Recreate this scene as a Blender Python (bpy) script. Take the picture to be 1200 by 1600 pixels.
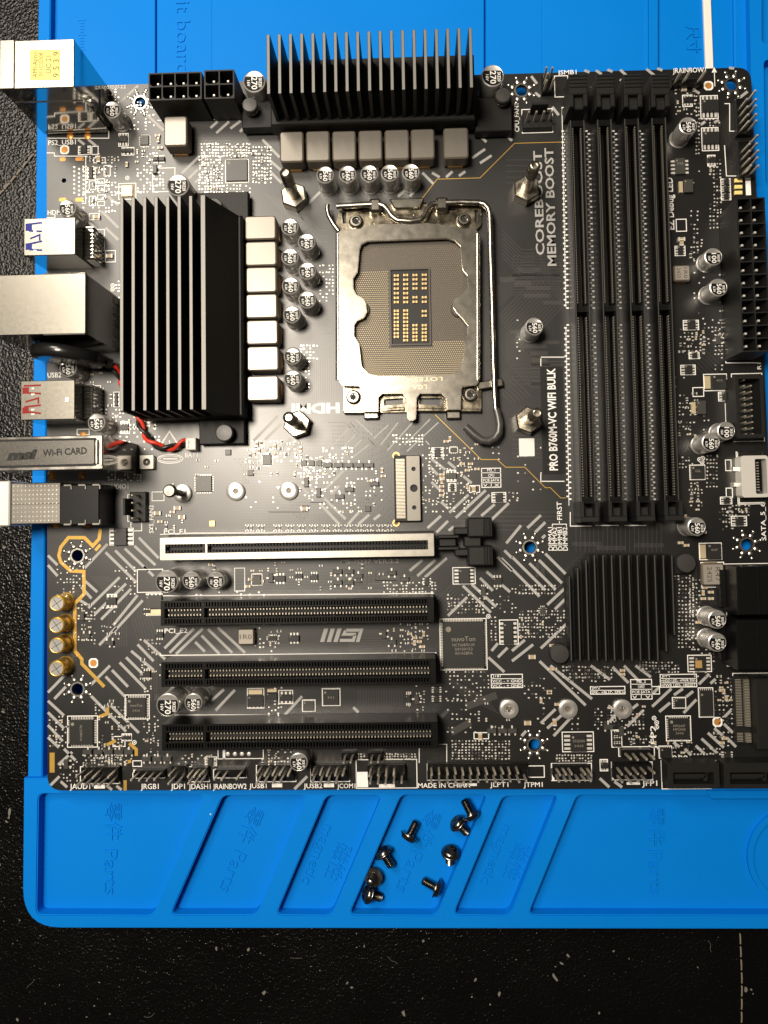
import bpy, math, random
from mathutils import Matrix, Vector, Euler
from mathutils.geometry import tessellate_polygon
R = math.radians
rnd = random.Random(7)
for o in list(bpy.data.objects): bpy.data.objects.remove(o)
SC = bpy.context.scene
MM = 0.001                                   # everything below is measured in millimetres

# ---------------------------------------------------------------- camera
CAM = Vector((3.194, -30.745, 249.61)); CROT = Euler((0.04629, 0.02518, -0.01717), 'XYZ')
FOC, PPX, PPY = 1150.0, 617.0, 752.0
cd = bpy.data.cameras.new('camera'); cam = bpy.data.objects.new('camera', cd); SC.collection.objects.link(cam)
cam.location = CAM * MM; cam.rotation_euler = CROT
cd.sensor_fit = 'VERTICAL'; cd.sensor_height = 36.0; cd.lens = FOC / 1600 * 36.0
cd.shift_x = (600 - PPX) / 1600; cd.shift_y = (PPY - 800) / 1600
cd.clip_start = 0.01; cd.clip_end = 20
SC.camera = cam
SC.render.resolution_x, SC.render.resolution_y = 768, 1024

# ---------------------------------------------------------------- light: lamps of a dim room and an added bounce fill
w = bpy.data.worlds.new('World'); SC.world = w; w.use_nodes = True
bg = w.node_tree.nodes['Background']; bg.inputs[0].default_value = (1.0, 0.86, 0.70, 1); bg.inputs[1].default_value = 0.045
def lamp(name, loc, aim, size, power, col):
    l = bpy.data.lights.new(name, 'AREA'); l.shape = 'DISK'; l.size = size * MM; l.energy = power; l.color = col
    o = bpy.data.objects.new(name, l); SC.collection.objects.link(o); o.location = Vector(loc) * MM
    o.rotation_euler = (Vector(aim) - Vector(loc)).to_track_quat('-Z', 'Y').to_euler(); return o
lamp('ceiling_lamp', (-170, 92, 600), (-20, 0, 0), 160, 4.7, (1.0, 0.885, 0.74))
lamp('desk_lamp', (-285, 350, 550), (0, 0, 0), 230, 2.6, (1.0, 0.90, 0.76))
lamp('added_bounce_fill', (-900, 420, 1500), (0, 0, 0), 1700, 1.5, (1.0, 0.92, 0.82))  # added area fill for the metals, standing in for ceiling bounce
SC.view_settings.view_transform = 'Standard'; SC.view_settings.look = 'None'
SC.view_settings.exposure = 0.0; SC.view_settings.gamma = 1.0; SC.view_settings.use_curve_mapping = False
SC.cycles.max_bounces = 6; SC.cycles.use_denoising = True

# ---------------------------------------------------------------- helpers
CM = CROT.to_matrix()
def U(px, py, z=0.0):
    """where the sight line of a measured photo point meets the level z (mm)"""
    d = CM @ Vector(((px - PPX) / FOC, -(py - PPY) / FOC, -1.0)); t = (z - CAM.z) / d.z
    p = CAM + d * t; return Vector((p.x, p.y))
def UR(x0, y0, x1, y1, z=0.0):
    c = U((x0 + x1) / 2, (y0 + y1) / 2, z); a = U(x0, (y0 + y1) / 2, z); b = U(x1, (y0 + y1) / 2, z)
    e = U((x0 + x1) / 2, y0, z); f = U((x0 + x1) / 2, y1, z)
    return c.x, c.y, (b - a).length, (e - f).length
def rrect(w, h, r=0.0, n=4, cx=0.0, cy=0.0):
    if r <= 0: return [(cx - w/2, cy - h/2), (cx + w/2, cy - h/2), (cx + w/2, cy + h/2), (cx - w/2, cy + h/2)]
    out = []
    for sx, sy, a0 in ((1, -1, -90), (1, 1, 0), (-1, 1, 90), (-1, -1, 180)):
        for k in range(n + 1):
            a = R(a0 + 90 * k / n); out.append((cx + sx*(w/2 - r) + r*math.cos(a), cy + sy*(h/2 - r) + r*math.sin(a)))
    return out
def circ(r, n, cx=0.0, cy=0.0, a0=0.0): return [(cx + r*math.cos(a0 + 2*math.pi*k/n), cy + r*math.sin(a0 + 2*math.pi*k/n)) for k in range(n)]
def area2(p): return sum(p[i][0]*p[(i+1) % len(p)][1] - p[(i+1) % len(p)][0]*p[i][1] for i in range(len(p)))
def inset(poly, d):
    n = len(poly); out = []
    for i in range(n):
        p0 = Vector(poly[i-1]); p = Vector(poly[i]); p1 = Vector(poly[(i+1) % n])
        a = (p - p0); b = (p1 - p)
        if a.length < 1e-6 or b.length < 1e-6: out.append(tuple(p)); continue
        a.normalize(); b.normalize(); na = Vector((-a.y, a.x)); nb = Vector((-b.y, b.x))
        m = na + nb
        k = d / max(0.3, m.dot(na)); out.append((p.x + m.x*k, p.y + m.y*k))
    return out
def roundpoly(poly, r, n=4):
    out = []; m = len(poly)
    for i in range(m):
        p0 = Vector(poly[i-1]); p = Vector(poly[i]); p1 = Vector(poly[(i+1) % m])
        a = (p0 - p); b = (p1 - p); k = min(r, a.length*.45, b.length*.45); a.normalize(); b.normalize()
        s, e = p + a*k, p + b*k
        for j in range(n + 1):
            t = j / n; out.append(tuple(s*(1-t)**2 + p*2*t*(1-t) + e*t*t))
    return out
class MB:
    def __init__(s): s.v = []; s.f = []; s.m = []
    def face(s, pts, m=0):
        b = len(s.v); s.v += [tuple(p) for p in pts]; s.f.append(tuple(range(b, b + len(pts)))); s.m.append(m)
    def prism(s, poly, z0, z1, m=0, ch=0.0, bottom=True, mt=None):
        if area2(poly) < 0: poly = poly[::-1]
        n = len(poly); rings = [(poly, z0), (poly, z1 - ch)]
        if ch > 0: rings.append((inset(poly, ch), z1))
        b = len(s.v)
        for p, z in rings: s.v += [(q[0], q[1], z) for q in p]
        for k in range(len(rings) - 1):
            for i in range(n):
                j = (i + 1) % n; s.f.append((b + k*n + i, b + k*n + j, b + (k+1)*n + j, b + (k+1)*n + i)); s.m.append(m)
        s.f.append(tuple(b + (len(rings)-1)*n + i for i in range(n))); s.m.append(m if mt is None else mt)
        if bottom: s.f.append(tuple(b + n - 1 - i for i in range(n))); s.m.append(m)
    def box(s, cx, cy, z0, w, h, z1, m=0, ch=0.0, rot=0.0, r=0.0, mt=None):
        p = rrect(w, h, r)
        if rot: c, sn = math.cos(rot), math.sin(rot); p = [(x*c - y*sn, x*sn + y*c) for x, y in p]
        s.prism([(x + cx, y + cy) for x, y in p], z0, z1, m, ch, mt=mt)
    def plate(s, outer, holes, z0, z1, m=0, mh=None):
        loops = [outer if area2(outer) > 0 else outer[::-1]] + [h if area2(h) < 0 else h[::-1] for h in holes]
        flat = [p for l in loops for p in l]; b = len(s.v); n = len(flat)
        s.v += [(p[0], p[1], z1) for p in flat] + [(p[0], p[1], z0) for p in flat]
        for t in tessellate_polygon([[Vector((p[0], p[1], 0)) for p in l] for l in loops]):
            a, c, d = (flat[i] for i in t)
            if area2((a, c, d)) < 0: t = t[::-1]
            s.f.append(tuple(b + i for i in t)); s.m.append(m)
            s.f.append(tuple(b + n + i for i in t[::-1])); s.m.append(m)
        o = 0
        for li, l in enumerate(loops):
            k = len(l)
            for i in range(k):
                j = (i + 1) % k; s.f.append((b + n + o + i, b + n + o + j, b + o + j, b + o + i)); s.m.append(m if li == 0 or mh is None else mh)
            o += k
    def lathe(s, prof, n=24, m=0, cx=0.0, cy=0.0, ms=None):
        b = len(s.v); k = len(prof)
        for r, z in prof: s.v += [(cx + r*math.cos(2*math.pi*i/n), cy + r*math.sin(2*math.pi*i/n), z) for i in range(n)]
        for q in range(k - 1):
            for i in range(n):
                j = (i + 1) % n; s.f.append((b + q*n + i, b + q*n + j, b + (q+1)*n + j, b + (q+1)*n + i)); s.m.append(ms[q] if ms else m)
        s.f.append(tuple(b + (k-1)*n + i for i in range(n))); s.m.append(ms[-1] if ms else m)
        s.f.append(tuple(b + n - 1 - i for i in range(n))); s.m.append(ms[0] if ms else m)
    def tube(s, pts, r, n=8, m=0):
        pts = [Vector(p) for p in pts]; b = len(s.v); up = None
        for i, p in enumerate(pts):
            t = (pts[min(i+1, len(pts)-1)] - pts[max(i-1, 0)]).normalized()
            if up is None: up = t.orthogonal().normalized()
            up = (up - t*up.dot(t)).normalized(); sd = t.cross(up)
            s.v += [tuple(p + (up*math.cos(2*math.pi*k/n) + sd*math.sin(2*math.pi*k/n))*r) for k in range(n)]
        for i in range(len(pts) - 1):
            for k in range(n):
                j = (k + 1) % n; s.f.append((b + i*n + k, b + i*n + j, b + (i+1)*n + j, b + (i+1)*n + k)); s.m.append(m)
        s.f.append(tuple(b + n - 1 - k for k in range(n))); s.m.append(m)
        s.f.append(tuple(b + (len(pts)-1)*n + k for k in range(n))); s.m.append(m)
    def line(s, a, b, wd, z=0.03, m=0):
        a = Vector(a); b = Vector(b); d = (b - a)
        if d.length < 1e-6: return
        d.normalize(); n = Vector((-d.y, d.x)) * wd/2
        s.face([(a.x-n.x, a.y-n.y, z), (b.x-n.x, b.y-n.y, z), (b.x+n.x, b.y+n.y, z), (a.x+n.x, a.y+n.y, z)], m)
    def pline(s, pts, wd, z=0.03, m=0):
        pts = [Vector(p) for p in pts]; L = []; Rr = []
        for i, p in enumerate(pts):
            d0 = (p - pts[i-1]).normalized() if i else None; d1 = (pts[i+1] - p).normalized() if i < len(pts)-1 else None
            d = (d0 or d1) if not (d0 and d1) else (d0 + d1).normalized()
            n = Vector((-d.y, d.x)); k = 1.0 if not (d0 and d1) else 1/max(.5, n.dot(Vector((-d0.y, d0.x))))
            L.append(p + n*wd/2*k); Rr.append(p - n*wd/2*k)
        for i in range(len(pts) - 1): s.face([(*Rr[i], z), (*Rr[i+1], z), (*L[i+1], z), (*L[i], z)], m)
    def frame(s, x, y, w, h, t, z=0.03, m=0):
        for cx, cy, a, b in ((x, y+h/2-t/2, w, t), (x, y-h/2+t/2, w, t), (x-w/2+t/2, y, t, h-2*t), (x+w/2-t/2, y, t, h-2*t)):
            s.face([(cx-a/2, cy-b/2, z), (cx+a/2, cy-b/2, z), (cx+a/2, cy+b/2, z), (cx-a/2, cy+b/2, z)], m)
    def flat(s, x, y, w, h, z=0.03, m=0, rot=0.0):
        c, q = math.cos(rot), math.sin(rot)
        s.face([(x + a*c - b*q, y + a*q + b*c, z) for a, b in ((-w/2,-h/2), (w/2,-h/2), (w/2,h/2), (-w/2,h/2))], m)
    def text(s, t, x, y, h, rot=0.0, z=0.03, m=0, width=None, shear=0.0, ext=0.0, bold=0.0):
        vs, fs, bw, bh = text_geo(t, shear, bold)
        sy = h / 0.7; sx = sy if width is None else width / max(bw, 1e-6)
        c, q = math.cos(rot), math.sin(rot); b = len(s.v)
        P = [((vx*sx)*c - (vy*sy)*q + x, (vx*sx)*q + (vy*sy)*c + y) for vx, vy in vs]
        s.v += [(p[0], p[1], z) for p in P]
        for f in fs: s.f.append(tuple(b + i for i in f)); s.m.append(m)
        if ext > 0:
            cnt = {}
            for f in fs:
                for i in range(len(f)):
                    e = (f[i], f[(i+1) % len(f)]); cnt[e] = cnt.get(e, 0) + 1
            bb = len(s.v); s.v += [(p[0], p[1], z - ext) for p in P]
            for (i, j) in cnt:
                if (j, i) not in cnt: s.f.append((bb + i, bb + j, b + j, b + i)); s.m.append(m)
    def mesh(s, name, mats, smooth=35):
        me = bpy.data.meshes.new(name); me.from_pydata([(a*MM, b*MM, c*MM) for a, b, c in s.v], [], s.f)
        for m in (mats if isinstance(mats, (list, tuple)) else [mats]): me.materials.append(m)
        me.polygons.foreach_set('material_index', s.m)
        if smooth:
            me.polygons.foreach_set('use_smooth', [True]*len(s.f)); me.update(); me.set_sharp_from_angle(angle=R(smooth))
        me.update(); return me
_tc = {}
def text_geo(t, shear=0.0, bold=0.0):
    k = (t, shear, bold)
    if k not in _tc:
        cu = bpy.data.curves.new('lettering', 'FONT'); cu.body = t; cu.size = 1.0; cu.align_x = 'CENTER'; cu.align_y = 'CENTER'; cu.resolution_u = 2; cu.shear = shear; cu.offset = bold
        ob = bpy.data.objects.new('lettering', cu); SC.collection.objects.link(ob)
        dg = bpy.context.evaluated_depsgraph_get(); me = bpy.data.meshes.new_from_object(ob.evaluated_get(dg))
        vs = [(v.co.x, v.co.y) for v in me.vertices]; fs = [tuple(p.vertices) for p in me.polygons]
        out = []
        for f in fs: out.append(f if area2([vs[i] for i in f]) > 0 else f[::-1])
        # weld so that outline edges can be found
        mp = {}; idx = []; nv = []
        for p in vs:
            q = (round(p[0], 4), round(p[1], 4))
            if q not in mp: mp[q] = len(nv); nv.append(p)
            idx.append(mp[q])
        fs = [f for f in (tuple(dict.fromkeys(idx[i] for i in f)) for f in out) if len(f) > 2]
        xs = [p[0] for p in nv] or [0, 1]; ys = [p[1] for p in nv] or [0, 1]
        cx, cy = (min(xs)+max(xs))/2, (min(ys)+max(ys))/2
        _tc[k] = ([(a-cx, b-cy) for a, b in nv], fs, max(xs)-min(xs), max(ys)-min(ys))
        bpy.data.objects.remove(ob); bpy.data.curves.remove(cu); bpy.data.meshes.remove(me)
    return _tc[k]
WM = {}
def add(name, mesh, parent=None, loc=(0, 0, 0), rotz=0.0, mat4=None, kind=None, label=None, cat=None, group=None):
    o = bpy.data.objects.new(name, mesh); SC.collection.objects.link(o)
    M = mat4 if mat4 is not None else Matrix.Translation(Vector(loc)*MM) @ Matrix.Rotation(rotz, 4, 'Z')
    WM[o.name] = M
    if parent is not None: o.parent = parent; o.matrix_basis = WM[parent.name].inverted() @ M
    else: o.matrix_basis = M
    if kind: o['kind'] = kind
    if label: o['label'] = label
    if cat: o['category'] = cat
    if group: o['group'] = group
    return o
def mat(name, col, rough=0.5, metal=0.0, spec=0.5, bump=None, var=0.0, vscale=40.0, rvar=0.0, coat=0.0, sheen=0.0):
    m = bpy.data.materials.new(name); m.use_nodes = True; nt = m.node_tree; N = nt.nodes; L = nt.links
    b = N['Principled BSDF']; b.inputs['Base Color'].default_value = (*col, 1); b.inputs['Roughness'].default_value = rough
    b.inputs['Metallic'].default_value = metal; b.inputs['Specular IOR Level'].default_value = spec; b.inputs['Coat Weight'].default_value = coat
    tc = N.new('ShaderNodeTexCoord')
    if var or rvar:
        no = N.new('ShaderNodeTexNoise'); no.inputs['Scale'].default_value = vscale / 0.1; no.inputs['Detail'].default_value = 4; L.new(tc.outputs['Object'], no.inputs['Vector'])
        if var:
            mx = N.new('ShaderNodeMixRGB'); mx.blend_type = 'MIX'; mx.inputs[1].default_value = (*[c*(1-var) for c in col], 1); mx.inputs[2].default_value = (*[min(1, c*(1+var)) for c in col], 1)
            L.new(no.outputs['Fac'], mx.inputs[0]); L.new(mx.outputs[0], b.inputs['Base Color'])
        if rvar:
            mr = N.new('ShaderNodeMapRange'); mr.inputs['To Min'].default_value = max(.02, rough - rvar); mr.inputs['To Max'].default_value = min(1, rough + rvar)
            mr.inputs['From Min'].default_value = .3; mr.inputs['From Max'].default_value = .7
            L.new(no.outputs['Fac'], mr.inputs['Value']); L.new(mr.outputs[0], b.inputs['Roughness'])
    if bump:
        sc, st, dist = bump; n2 = N.new('ShaderNodeTexNoise'); n2.inputs['Scale'].default_value = sc / 0.1; n2.inputs['Detail'].default_value = 3; L.new(tc.outputs['Object'], n2.inputs['Vector'])
        bu = N.new('ShaderNodeBump'); bu.inputs['Strength'].default_value = st; bu.inputs['Distance'].default_value = dist*MM
        L.new(n2.outputs['Fac'], bu.inputs['Height']); L.new(bu.outputs[0], b.inputs['Normal'])
    return m

# ---------------------------------------------------------------- materials
def leather():
    m = bpy.data.materials.new('black_leather'); m.use_nodes = True; nt = m.node_tree; N = nt.nodes; L = nt.links; b = N['Principled BSDF']
    tc = N.new('ShaderNodeTexCoord')
    vo = N.new('ShaderNodeTexVoronoi'); vo.feature = 'SMOOTH_F1'; vo.inputs['Scale'].default_value = 1250; vo.inputs['Randomness'].default_value = 1
    n0 = N.new('ShaderNodeTexNoise'); n0.inputs['Scale'].default_value = 500; n0.inputs['Detail'].default_value = 3
    wp = N.new('ShaderNodeMixRGB'); wp.blend_type = 'ADD'; wp.inputs[0].default_value = 0.0018
    L.new(tc.outputs['Object'], n0.inputs['Vector']); L.new(tc.outputs['Object'], wp.inputs[1]); L.new(n0.outputs['Color'], wp.inputs[2]); L.new(wp.outputs[0], vo.inputs['Vector'])
    n1 = N.new('ShaderNodeTexNoise'); n1.inputs['Scale'].default_value = 45; n1.inputs['Detail'].default_value = 5; L.new(tc.outputs['Object'], n1.inputs['Vector'])
    ad = N.new('ShaderNodeMath'); ad.operation = 'MULTIPLY_ADD'; ad.inputs[1].default_value = .35; L.new(n1.outputs['Fac'], ad.inputs[0]); L.new(vo.outputs['Distance'], ad.inputs[2])
    bu = N.new('ShaderNodeBump'); bu.inputs['Strength'].default_value = 1.0; bu.inputs['Distance'].default_value = .00026
    L.new(ad.outputs[0], bu.inputs['Height']); L.new(bu.outputs[0], b.inputs['Normal'])
    # dust specks with a shape of their own
    v2 = N.new('ShaderNodeTexVoronoi'); v2.inputs['Scale'].default_value = 330; v2.inputs['Randomness'].default_value = 1; L.new(wp.outputs[0], v2.inputs['Vector'])
    sp = N.new('ShaderNodeSeparateColor'); L.new(v2.outputs['Color'], sp.inputs[0])
    th = N.new('ShaderNodeMath'); th.operation = 'MULTIPLY'; th.inputs[1].default_value = .12
    pw = N.new('ShaderNodeMath'); pw.operation = 'POWER'; pw.inputs[1].default_value = 9.0; L.new(sp.outputs[0], pw.inputs[0]); L.new(pw.outputs[0], th.inputs[0])
    lt = N.new('ShaderNodeMath'); lt.operation = 'LESS_THAN'; L.new(v2.outputs['Distance'], lt.inputs[0]); L.new(th.outputs[0], lt.inputs[1])
    mk = N.new('ShaderNodeMath'); mk.operation = 'MULTIPLY'; L.new(lt.outputs[0], mk.inputs[0]); L.new(sp.outputs[1], mk.inputs[1])
    mx = N.new('ShaderNodeMixRGB'); mx.inputs[1].default_value = (.0018, .0018, .0017, 1); mx.inputs[2].default_value = (.26, .24, .20, 1)
    L.new(mk.outputs[0], mx.inputs[0]); L.new(mx.outputs[0], b.inputs['Base Color'])
    mr = N.new('ShaderNodeMapRange'); mr.inputs['From Min'].default_value = .3; mr.inputs['From Max'].default_value = .7; mr.inputs['To Min'].default_value = .22; mr.inputs['To Max'].default_value = .32
    L.new(n1.outputs['Fac'], mr.inputs['Value']); L.new(mr.outputs[0], b.inputs['Roughness']); b.inputs['Specular IOR Level'].default_value = .3
    return m
def silicone():
    m = bpy.data.materials.new('blue_silicone'); m.use_nodes = True; nt = m.node_tree; N = nt.nodes; L = nt.links; b = N['Principled BSDF']
    tc = N.new('ShaderNodeTexCoord'); n1 = N.new('ShaderNodeTexNoise'); n1.inputs['Scale'].default_value = 22; n1.inputs['Detail'].default_value = 6; L.new(tc.outputs['Object'], n1.inputs['Vector'])
    mx = N.new('ShaderNodeMixRGB'); mx.inputs[1].default_value = (.0005, .168, .60, 1); mx.inputs[2].default_value = (.0005, .188, .66, 1); L.new(n1.outputs['Fac'], mx.inputs[0])
    v2 = N.new('ShaderNodeTexVoronoi'); v2.inputs['Scale'].default_value = 75; L.new(tc.outputs['Object'], v2.inputs['Vector'])
    sp = N.new('ShaderNodeSeparateColor'); L.new(v2.outputs['Color'], sp.inputs[0])
    pw = N.new('ShaderNodeMath'); pw.operation = 'POWER'; pw.inputs[1].default_value = 5; L.new(sp.outputs[0], pw.inputs[0])
    th = N.new('ShaderNodeMath'); th.operation = 'MULTIPLY'; th.inputs[1].default_value = .035; L.new(pw.outputs[0], th.inputs[0])
    lt = N.new('ShaderNodeMath'); lt.operation = 'LESS_THAN'; L.new(v2.outputs['Distance'], lt.inputs[0]); L.new(th.outputs[0], lt.inputs[1])
    m2 = N.new('ShaderNodeMixRGB'); m2.inputs[2].default_value = (.42, .58, .80, 1); L.new(lt.outputs[0], m2.inputs[0]); L.new(mx.outputs[0], m2.inputs[1]); L.new(m2.outputs[0], b.inputs['Base Color'])
    mr = N.new('ShaderNodeMapRange'); mr.inputs['From Min'].default_value = .3; mr.inputs['From Max'].default_value = .7; mr.inputs['To Min'].default_value = .46; mr.inputs['To Max'].default_value = .62
    L.new(n1.outputs['Fac'], mr.inputs['Value']); L.new(mr.outputs[0], b.inputs['Roughness']); b.inputs['Specular IOR Level'].default_value = .09
    n2 = N.new('ShaderNodeTexNoise'); n2.inputs['Scale'].default_value = 2500; L.new(tc.outputs['Object'], n2.inputs['Vector'])
    bu = N.new('ShaderNodeBump'); bu.inputs['Strength'].default_value = .25; bu.inputs['Distance'].default_value = .00008; L.new(n2.outputs['Fac'], bu.inputs['Height']); L.new(bu.outputs[0], b.inputs['Normal'])
    return m
def solder_mask():
    """black lacquer over copper pours and tracks: a faint relief of 45 degree tracks"""
    m = bpy.data.materials.new('black_solder_mask'); m.use_nodes = True; nt = m.node_tree; N = nt.nodes; L = nt.links; b = N['Principled BSDF']
    tc = N.new('ShaderNodeTexCoord')
    n1 = N.new('ShaderNodeTexNoise'); n1.inputs['Scale'].default_value = 30; n1.inputs['Detail'].default_value = 4; L.new(tc.outputs['Object'], n1.inputs['Vector'])
    mx = N.new('ShaderNodeMixRGB'); mx.inputs[1].default_value = (.003, .003, .003, 1); mx.inputs[2].default_value = (.006, .006, .0056, 1); L.new(n1.outputs['Fac'], mx.inputs[0]); L.new(mx.outputs[0], b.inputs['Base Color'])
    mr = N.new('ShaderNodeMapRange'); mr.inputs['From Min'].default_value = .3; mr.inputs['From Max'].default_value = .7; mr.inputs['To Min'].default_value = .34; mr.inputs['To Max'].default_value = .40
    L.new(n1.outputs['Fac'], mr.inputs['Value']); L.new(mr.outputs[0], b.inputs['Roughness']); b.inputs['Specular IOR Level'].default_value = .84
    # glass-fibre weave
    h = None
    for ang in (0, math.pi/2):
        mp = N.new('ShaderNodeMapping'); mp.inputs['Rotation'].default_value = (0, 0, ang); L.new(tc.outputs['Object'], mp.inputs['Vector'])
        wv = N.new('ShaderNodeTexWave'); wv.inputs['Scale'].default_value = 330; wv.inputs['Distortion'].default_value = .6; L.new(mp.outputs[0], wv.inputs['Vector'])
        if h is None: h = wv.outputs['Fac']
        else:
            a = N.new('ShaderNodeMath'); a.operation = 'ADD'; L.new(h, a.inputs[0]); L.new(wv.outputs['Fac'], a.inputs[1]); h = a.outputs[0]
    bu = N.new('ShaderNodeBump'); bu.inputs['Strength'].default_value = .035; bu.inputs['Distance'].default_value = .00004; L.new(h, bu.inputs['Height']); L.new(bu.outputs[0], b.inputs['Normal'])
    return m
X = dict(
 leather=leather(), blue=silicone(), mask=solder_mask(),
 edge=mat('board_edge', (.035, .028, .02), .7),
 trace=mat('masked_track', (.038, .037, .034), .38, spec=.85),
 silk=mat('white_print', (.84, .83, .80), .6, var=.06, vscale=200),
 stripe=mat('grey_print', (.35, .345, .335), .5, var=.08, vscale=150),
 goldline=mat('bare_gold_track', (.58, .36, .075), .38, .45, var=.12, vscale=60),
 thread=mat('stitching', (.20, .165, .125), .8, var=.3, vscale=150),
 alu=mat('aluminium_can', (.62, .605, .58), .30, .72, rvar=.06, vscale=30),
 capblack=mat('black_marking', (.006, .006, .006), .5, spec=.15),
 capwhite=mat('white_lettering', (.78, .77, .74), .6),
 gold=mat('gold_sleeve', (.66, .42, .08), .33, .75, var=.1),
 choke2=mat('small_choke_top', (.36, .33, .285), .4, .4), choke=mat('choke_top', (.205, .19, .166), .34, .6, bump=(350, .12, .05), var=.04, vscale=100),
 chokeside=mat('choke_side', (.16, .135, .105), .5, .4),
 copper=mat('copper_terminal', (.75, .42, .16), .3, .95),
 fin=mat('black_anodised', (.008, .008, .0075), .5, .1, spec=.3, bump=(420, .5, .10), var=.2, vscale=300),
 lit_fin_top=mat('painted_lit_fin_top', (.19, .185, .172), .5, .35, bump=(420, .5, .10), var=.25, vscale=400),  # fin tops paler than the sides: light on them put into the colour
 plastic=mat('black_plastic', (.004, .004, .004), .32, spec=.28, bump=(250, .25, .05), var=.2),
 plastic2=mat('dark_nylon', (.010, .010, .0095), .5, spec=.3, bump=(250, .3, .06), var=.2),
 cavity=mat('black_cavity', (.004, .004, .004), .7),
 nickel=mat('nickel_plate', (.43, .405, .35), .235, 1.0, rvar=.02, vscale=35, bump=(20, .03, .06)),
 steel=mat('tin_plate', (.42, .40, .36), .24, 1.0, rvar=.06, vscale=25, bump=(20, .05, .05)),
 mirror=mat('bright_tin_wall', (.55, .535, .50), .10, 1.0, rvar=.04, vscale=20, bump=(14, .12, .10)),
 satin=mat('satin_plate', (.25, .236, .205), .29, 1.0, rvar=.015, vscale=90, bump=(420, .05, .03)),
 lidgrey=mat('grey_card_lid', (.085, .082, .075), .34, 1.0, bump=(400, .35, .08), rvar=.06, vscale=200),
 solder=mat('solder', (.66, .63, .57), .30, 1.0, rvar=.08, vscale=200),
 pad=mat('tinned_pad', (.72, .70, .65), .40, .35, var=.1, vscale=400),
 goldpad=mat('gold_pad', (.78, .50, .18), .34, .6), orange=mat('bare_copper', (.62, .27, .06), .4, .4),
 pin=mat('pin_brass', (.60, .55, .45), .34, .65, var=.1),
 contact=mat('contact_gold', (.74, .62, .41), .35, .5),
 housing=mat('socket_housing', (.06, .05, .04), .5, var=.1),
 substrate=mat('cavity_board', (.014, .014, .014), .5, spec=.3),
 ic=mat('ic_package', (.014, .014, .0135), .45, bump=(300, .2, .04), var=.15, vscale=200),
 ic2=mat('grey_ic_package', (.045, .044, .041), .4, bump=(300, .15, .03)),
 icprint=mat('laser_marking', (.22, .20, .16), .6),
 ceramic=mat('tan_ceramic', (.40, .30, .17), .5, var=.2, vscale=300),
 greyres=mat('resistor_body', (.05, .05, .05), .45),
 lever=mat('lever_steel', (.52, .49, .43), .26, 1.0, rvar=.06),
 sleeve=mat('lever_sleeve', (.10, .10, .095), .38, .5),
 blueplug=mat('blue_port_tongue', (.008, .014, .20), .45, spec=.2),
 redplug=mat('red_port_tongue', (.22, .006, .005), .45, spec=.2),
 yellow=mat('yellow_sticker', (.80, .66, .16), .5, var=.05),
 paper=mat('white_sticker', (.74, .73, .70), .6),
 print=mat('grey_ink', (.05, .045, .03), .6),
 redwire=mat('red_insulation', (.62, .035, .015), .38),
 blackwire=mat('black_insulation', (.012, .012, .012), .35),
 shrink=mat('black_shrink_wrap', (.010, .010, .010), .22, bump=(12, .4, .5)),
 zinc=mat('zinc_stud', (.50, .46, .38), .30, 1.0, bump=(80, .15, .08), rvar=.1, vscale=60),
 blacknickel=mat('black_nickel', (.20, .19, .175), .24, 1.0, rvar=.08, vscale=60),
 whiteplastic=mat('white_plastic', (.80, .77, .70), .45),
 ledyellow=mat('led_lens', (.85, .68, .25), .35),
 stamped=mat('stamped_nickel', (.34, .30, .225), .24, 1.0, rvar=.08, vscale=30, bump=(11, .45, .5)),
 dull=mat('dull_plate', (.19, .18, .16), .42, .9, var=.06, vscale=60),
 lead=mat('bright_lead', (.86, .85, .82), .45, .1),
 rail_highlight=mat('painted_rail_highlight', (.05, .05, .047), .34, spec=.6),  # highlight along the slot walls put into the top colour
 knob=mat('grey_knob', (.035, .034, .032), .4, bump=(200, .3, .1)),
 clad=mat('slot_cladding', (.42, .40, .355), .33, .9, rvar=.02, vscale=60),
 lit_chipset_fin_top=mat('painted_lit_chipset_fin', (.075, .073, .068), .42, .4, var=.2, vscale=300),  # lit chipset fin tops put into the colour, dimmer variant
 patch=mat('gloss_black_print', (.006, .006, .006), .35, bump=(300, .5, .08)),
)

# ---------------------------------------------------------------- desk (leather) and its seam
ZD = -10.0
b = MB(); b.face([(-700, -700, ZD), (700, -700, ZD), (700, 700, ZD), (-700, 700, ZD)])
desk = add('desk_surface', b.mesh('desk_surface', X['leather'], 0), kind='structure')
def stitches(pts, step, r, name='stitch'):
    pts = [Vector(U(x, y, ZD)) for x, y in pts]; L = sum((pts[i+1]-pts[i]).length for i in range(len(pts)-1)); n = int(L/step)
    def at(s):
        for i in range(len(pts)-1):
            l = (pts[i+1]-pts[i]).length
            if s <= l: return pts[i] + (pts[i+1]-pts[i])*s/l
            s -= l
        return pts[-1]
    for k in range(n):
        a, c = at(k*step + .25), at(k*step + step*.86); q = MB()
        q.tube([(a.x, a.y, ZD+.05), ((a.x*3+c.x)/4, (a.y*3+c.y)/4, ZD+r*.9), ((a.x+c.x*3)/4, (a.y+c.y*3)/4, ZD+r*.9), (c.x, c.y, ZD+.05)], r, 6)
        add(name, q.mesh(name, X['thread']), desk)
stitches([(1156, 1457), (1159, 1530), (1158, 1640)], 4.3, .24)
fl = MB()
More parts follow.
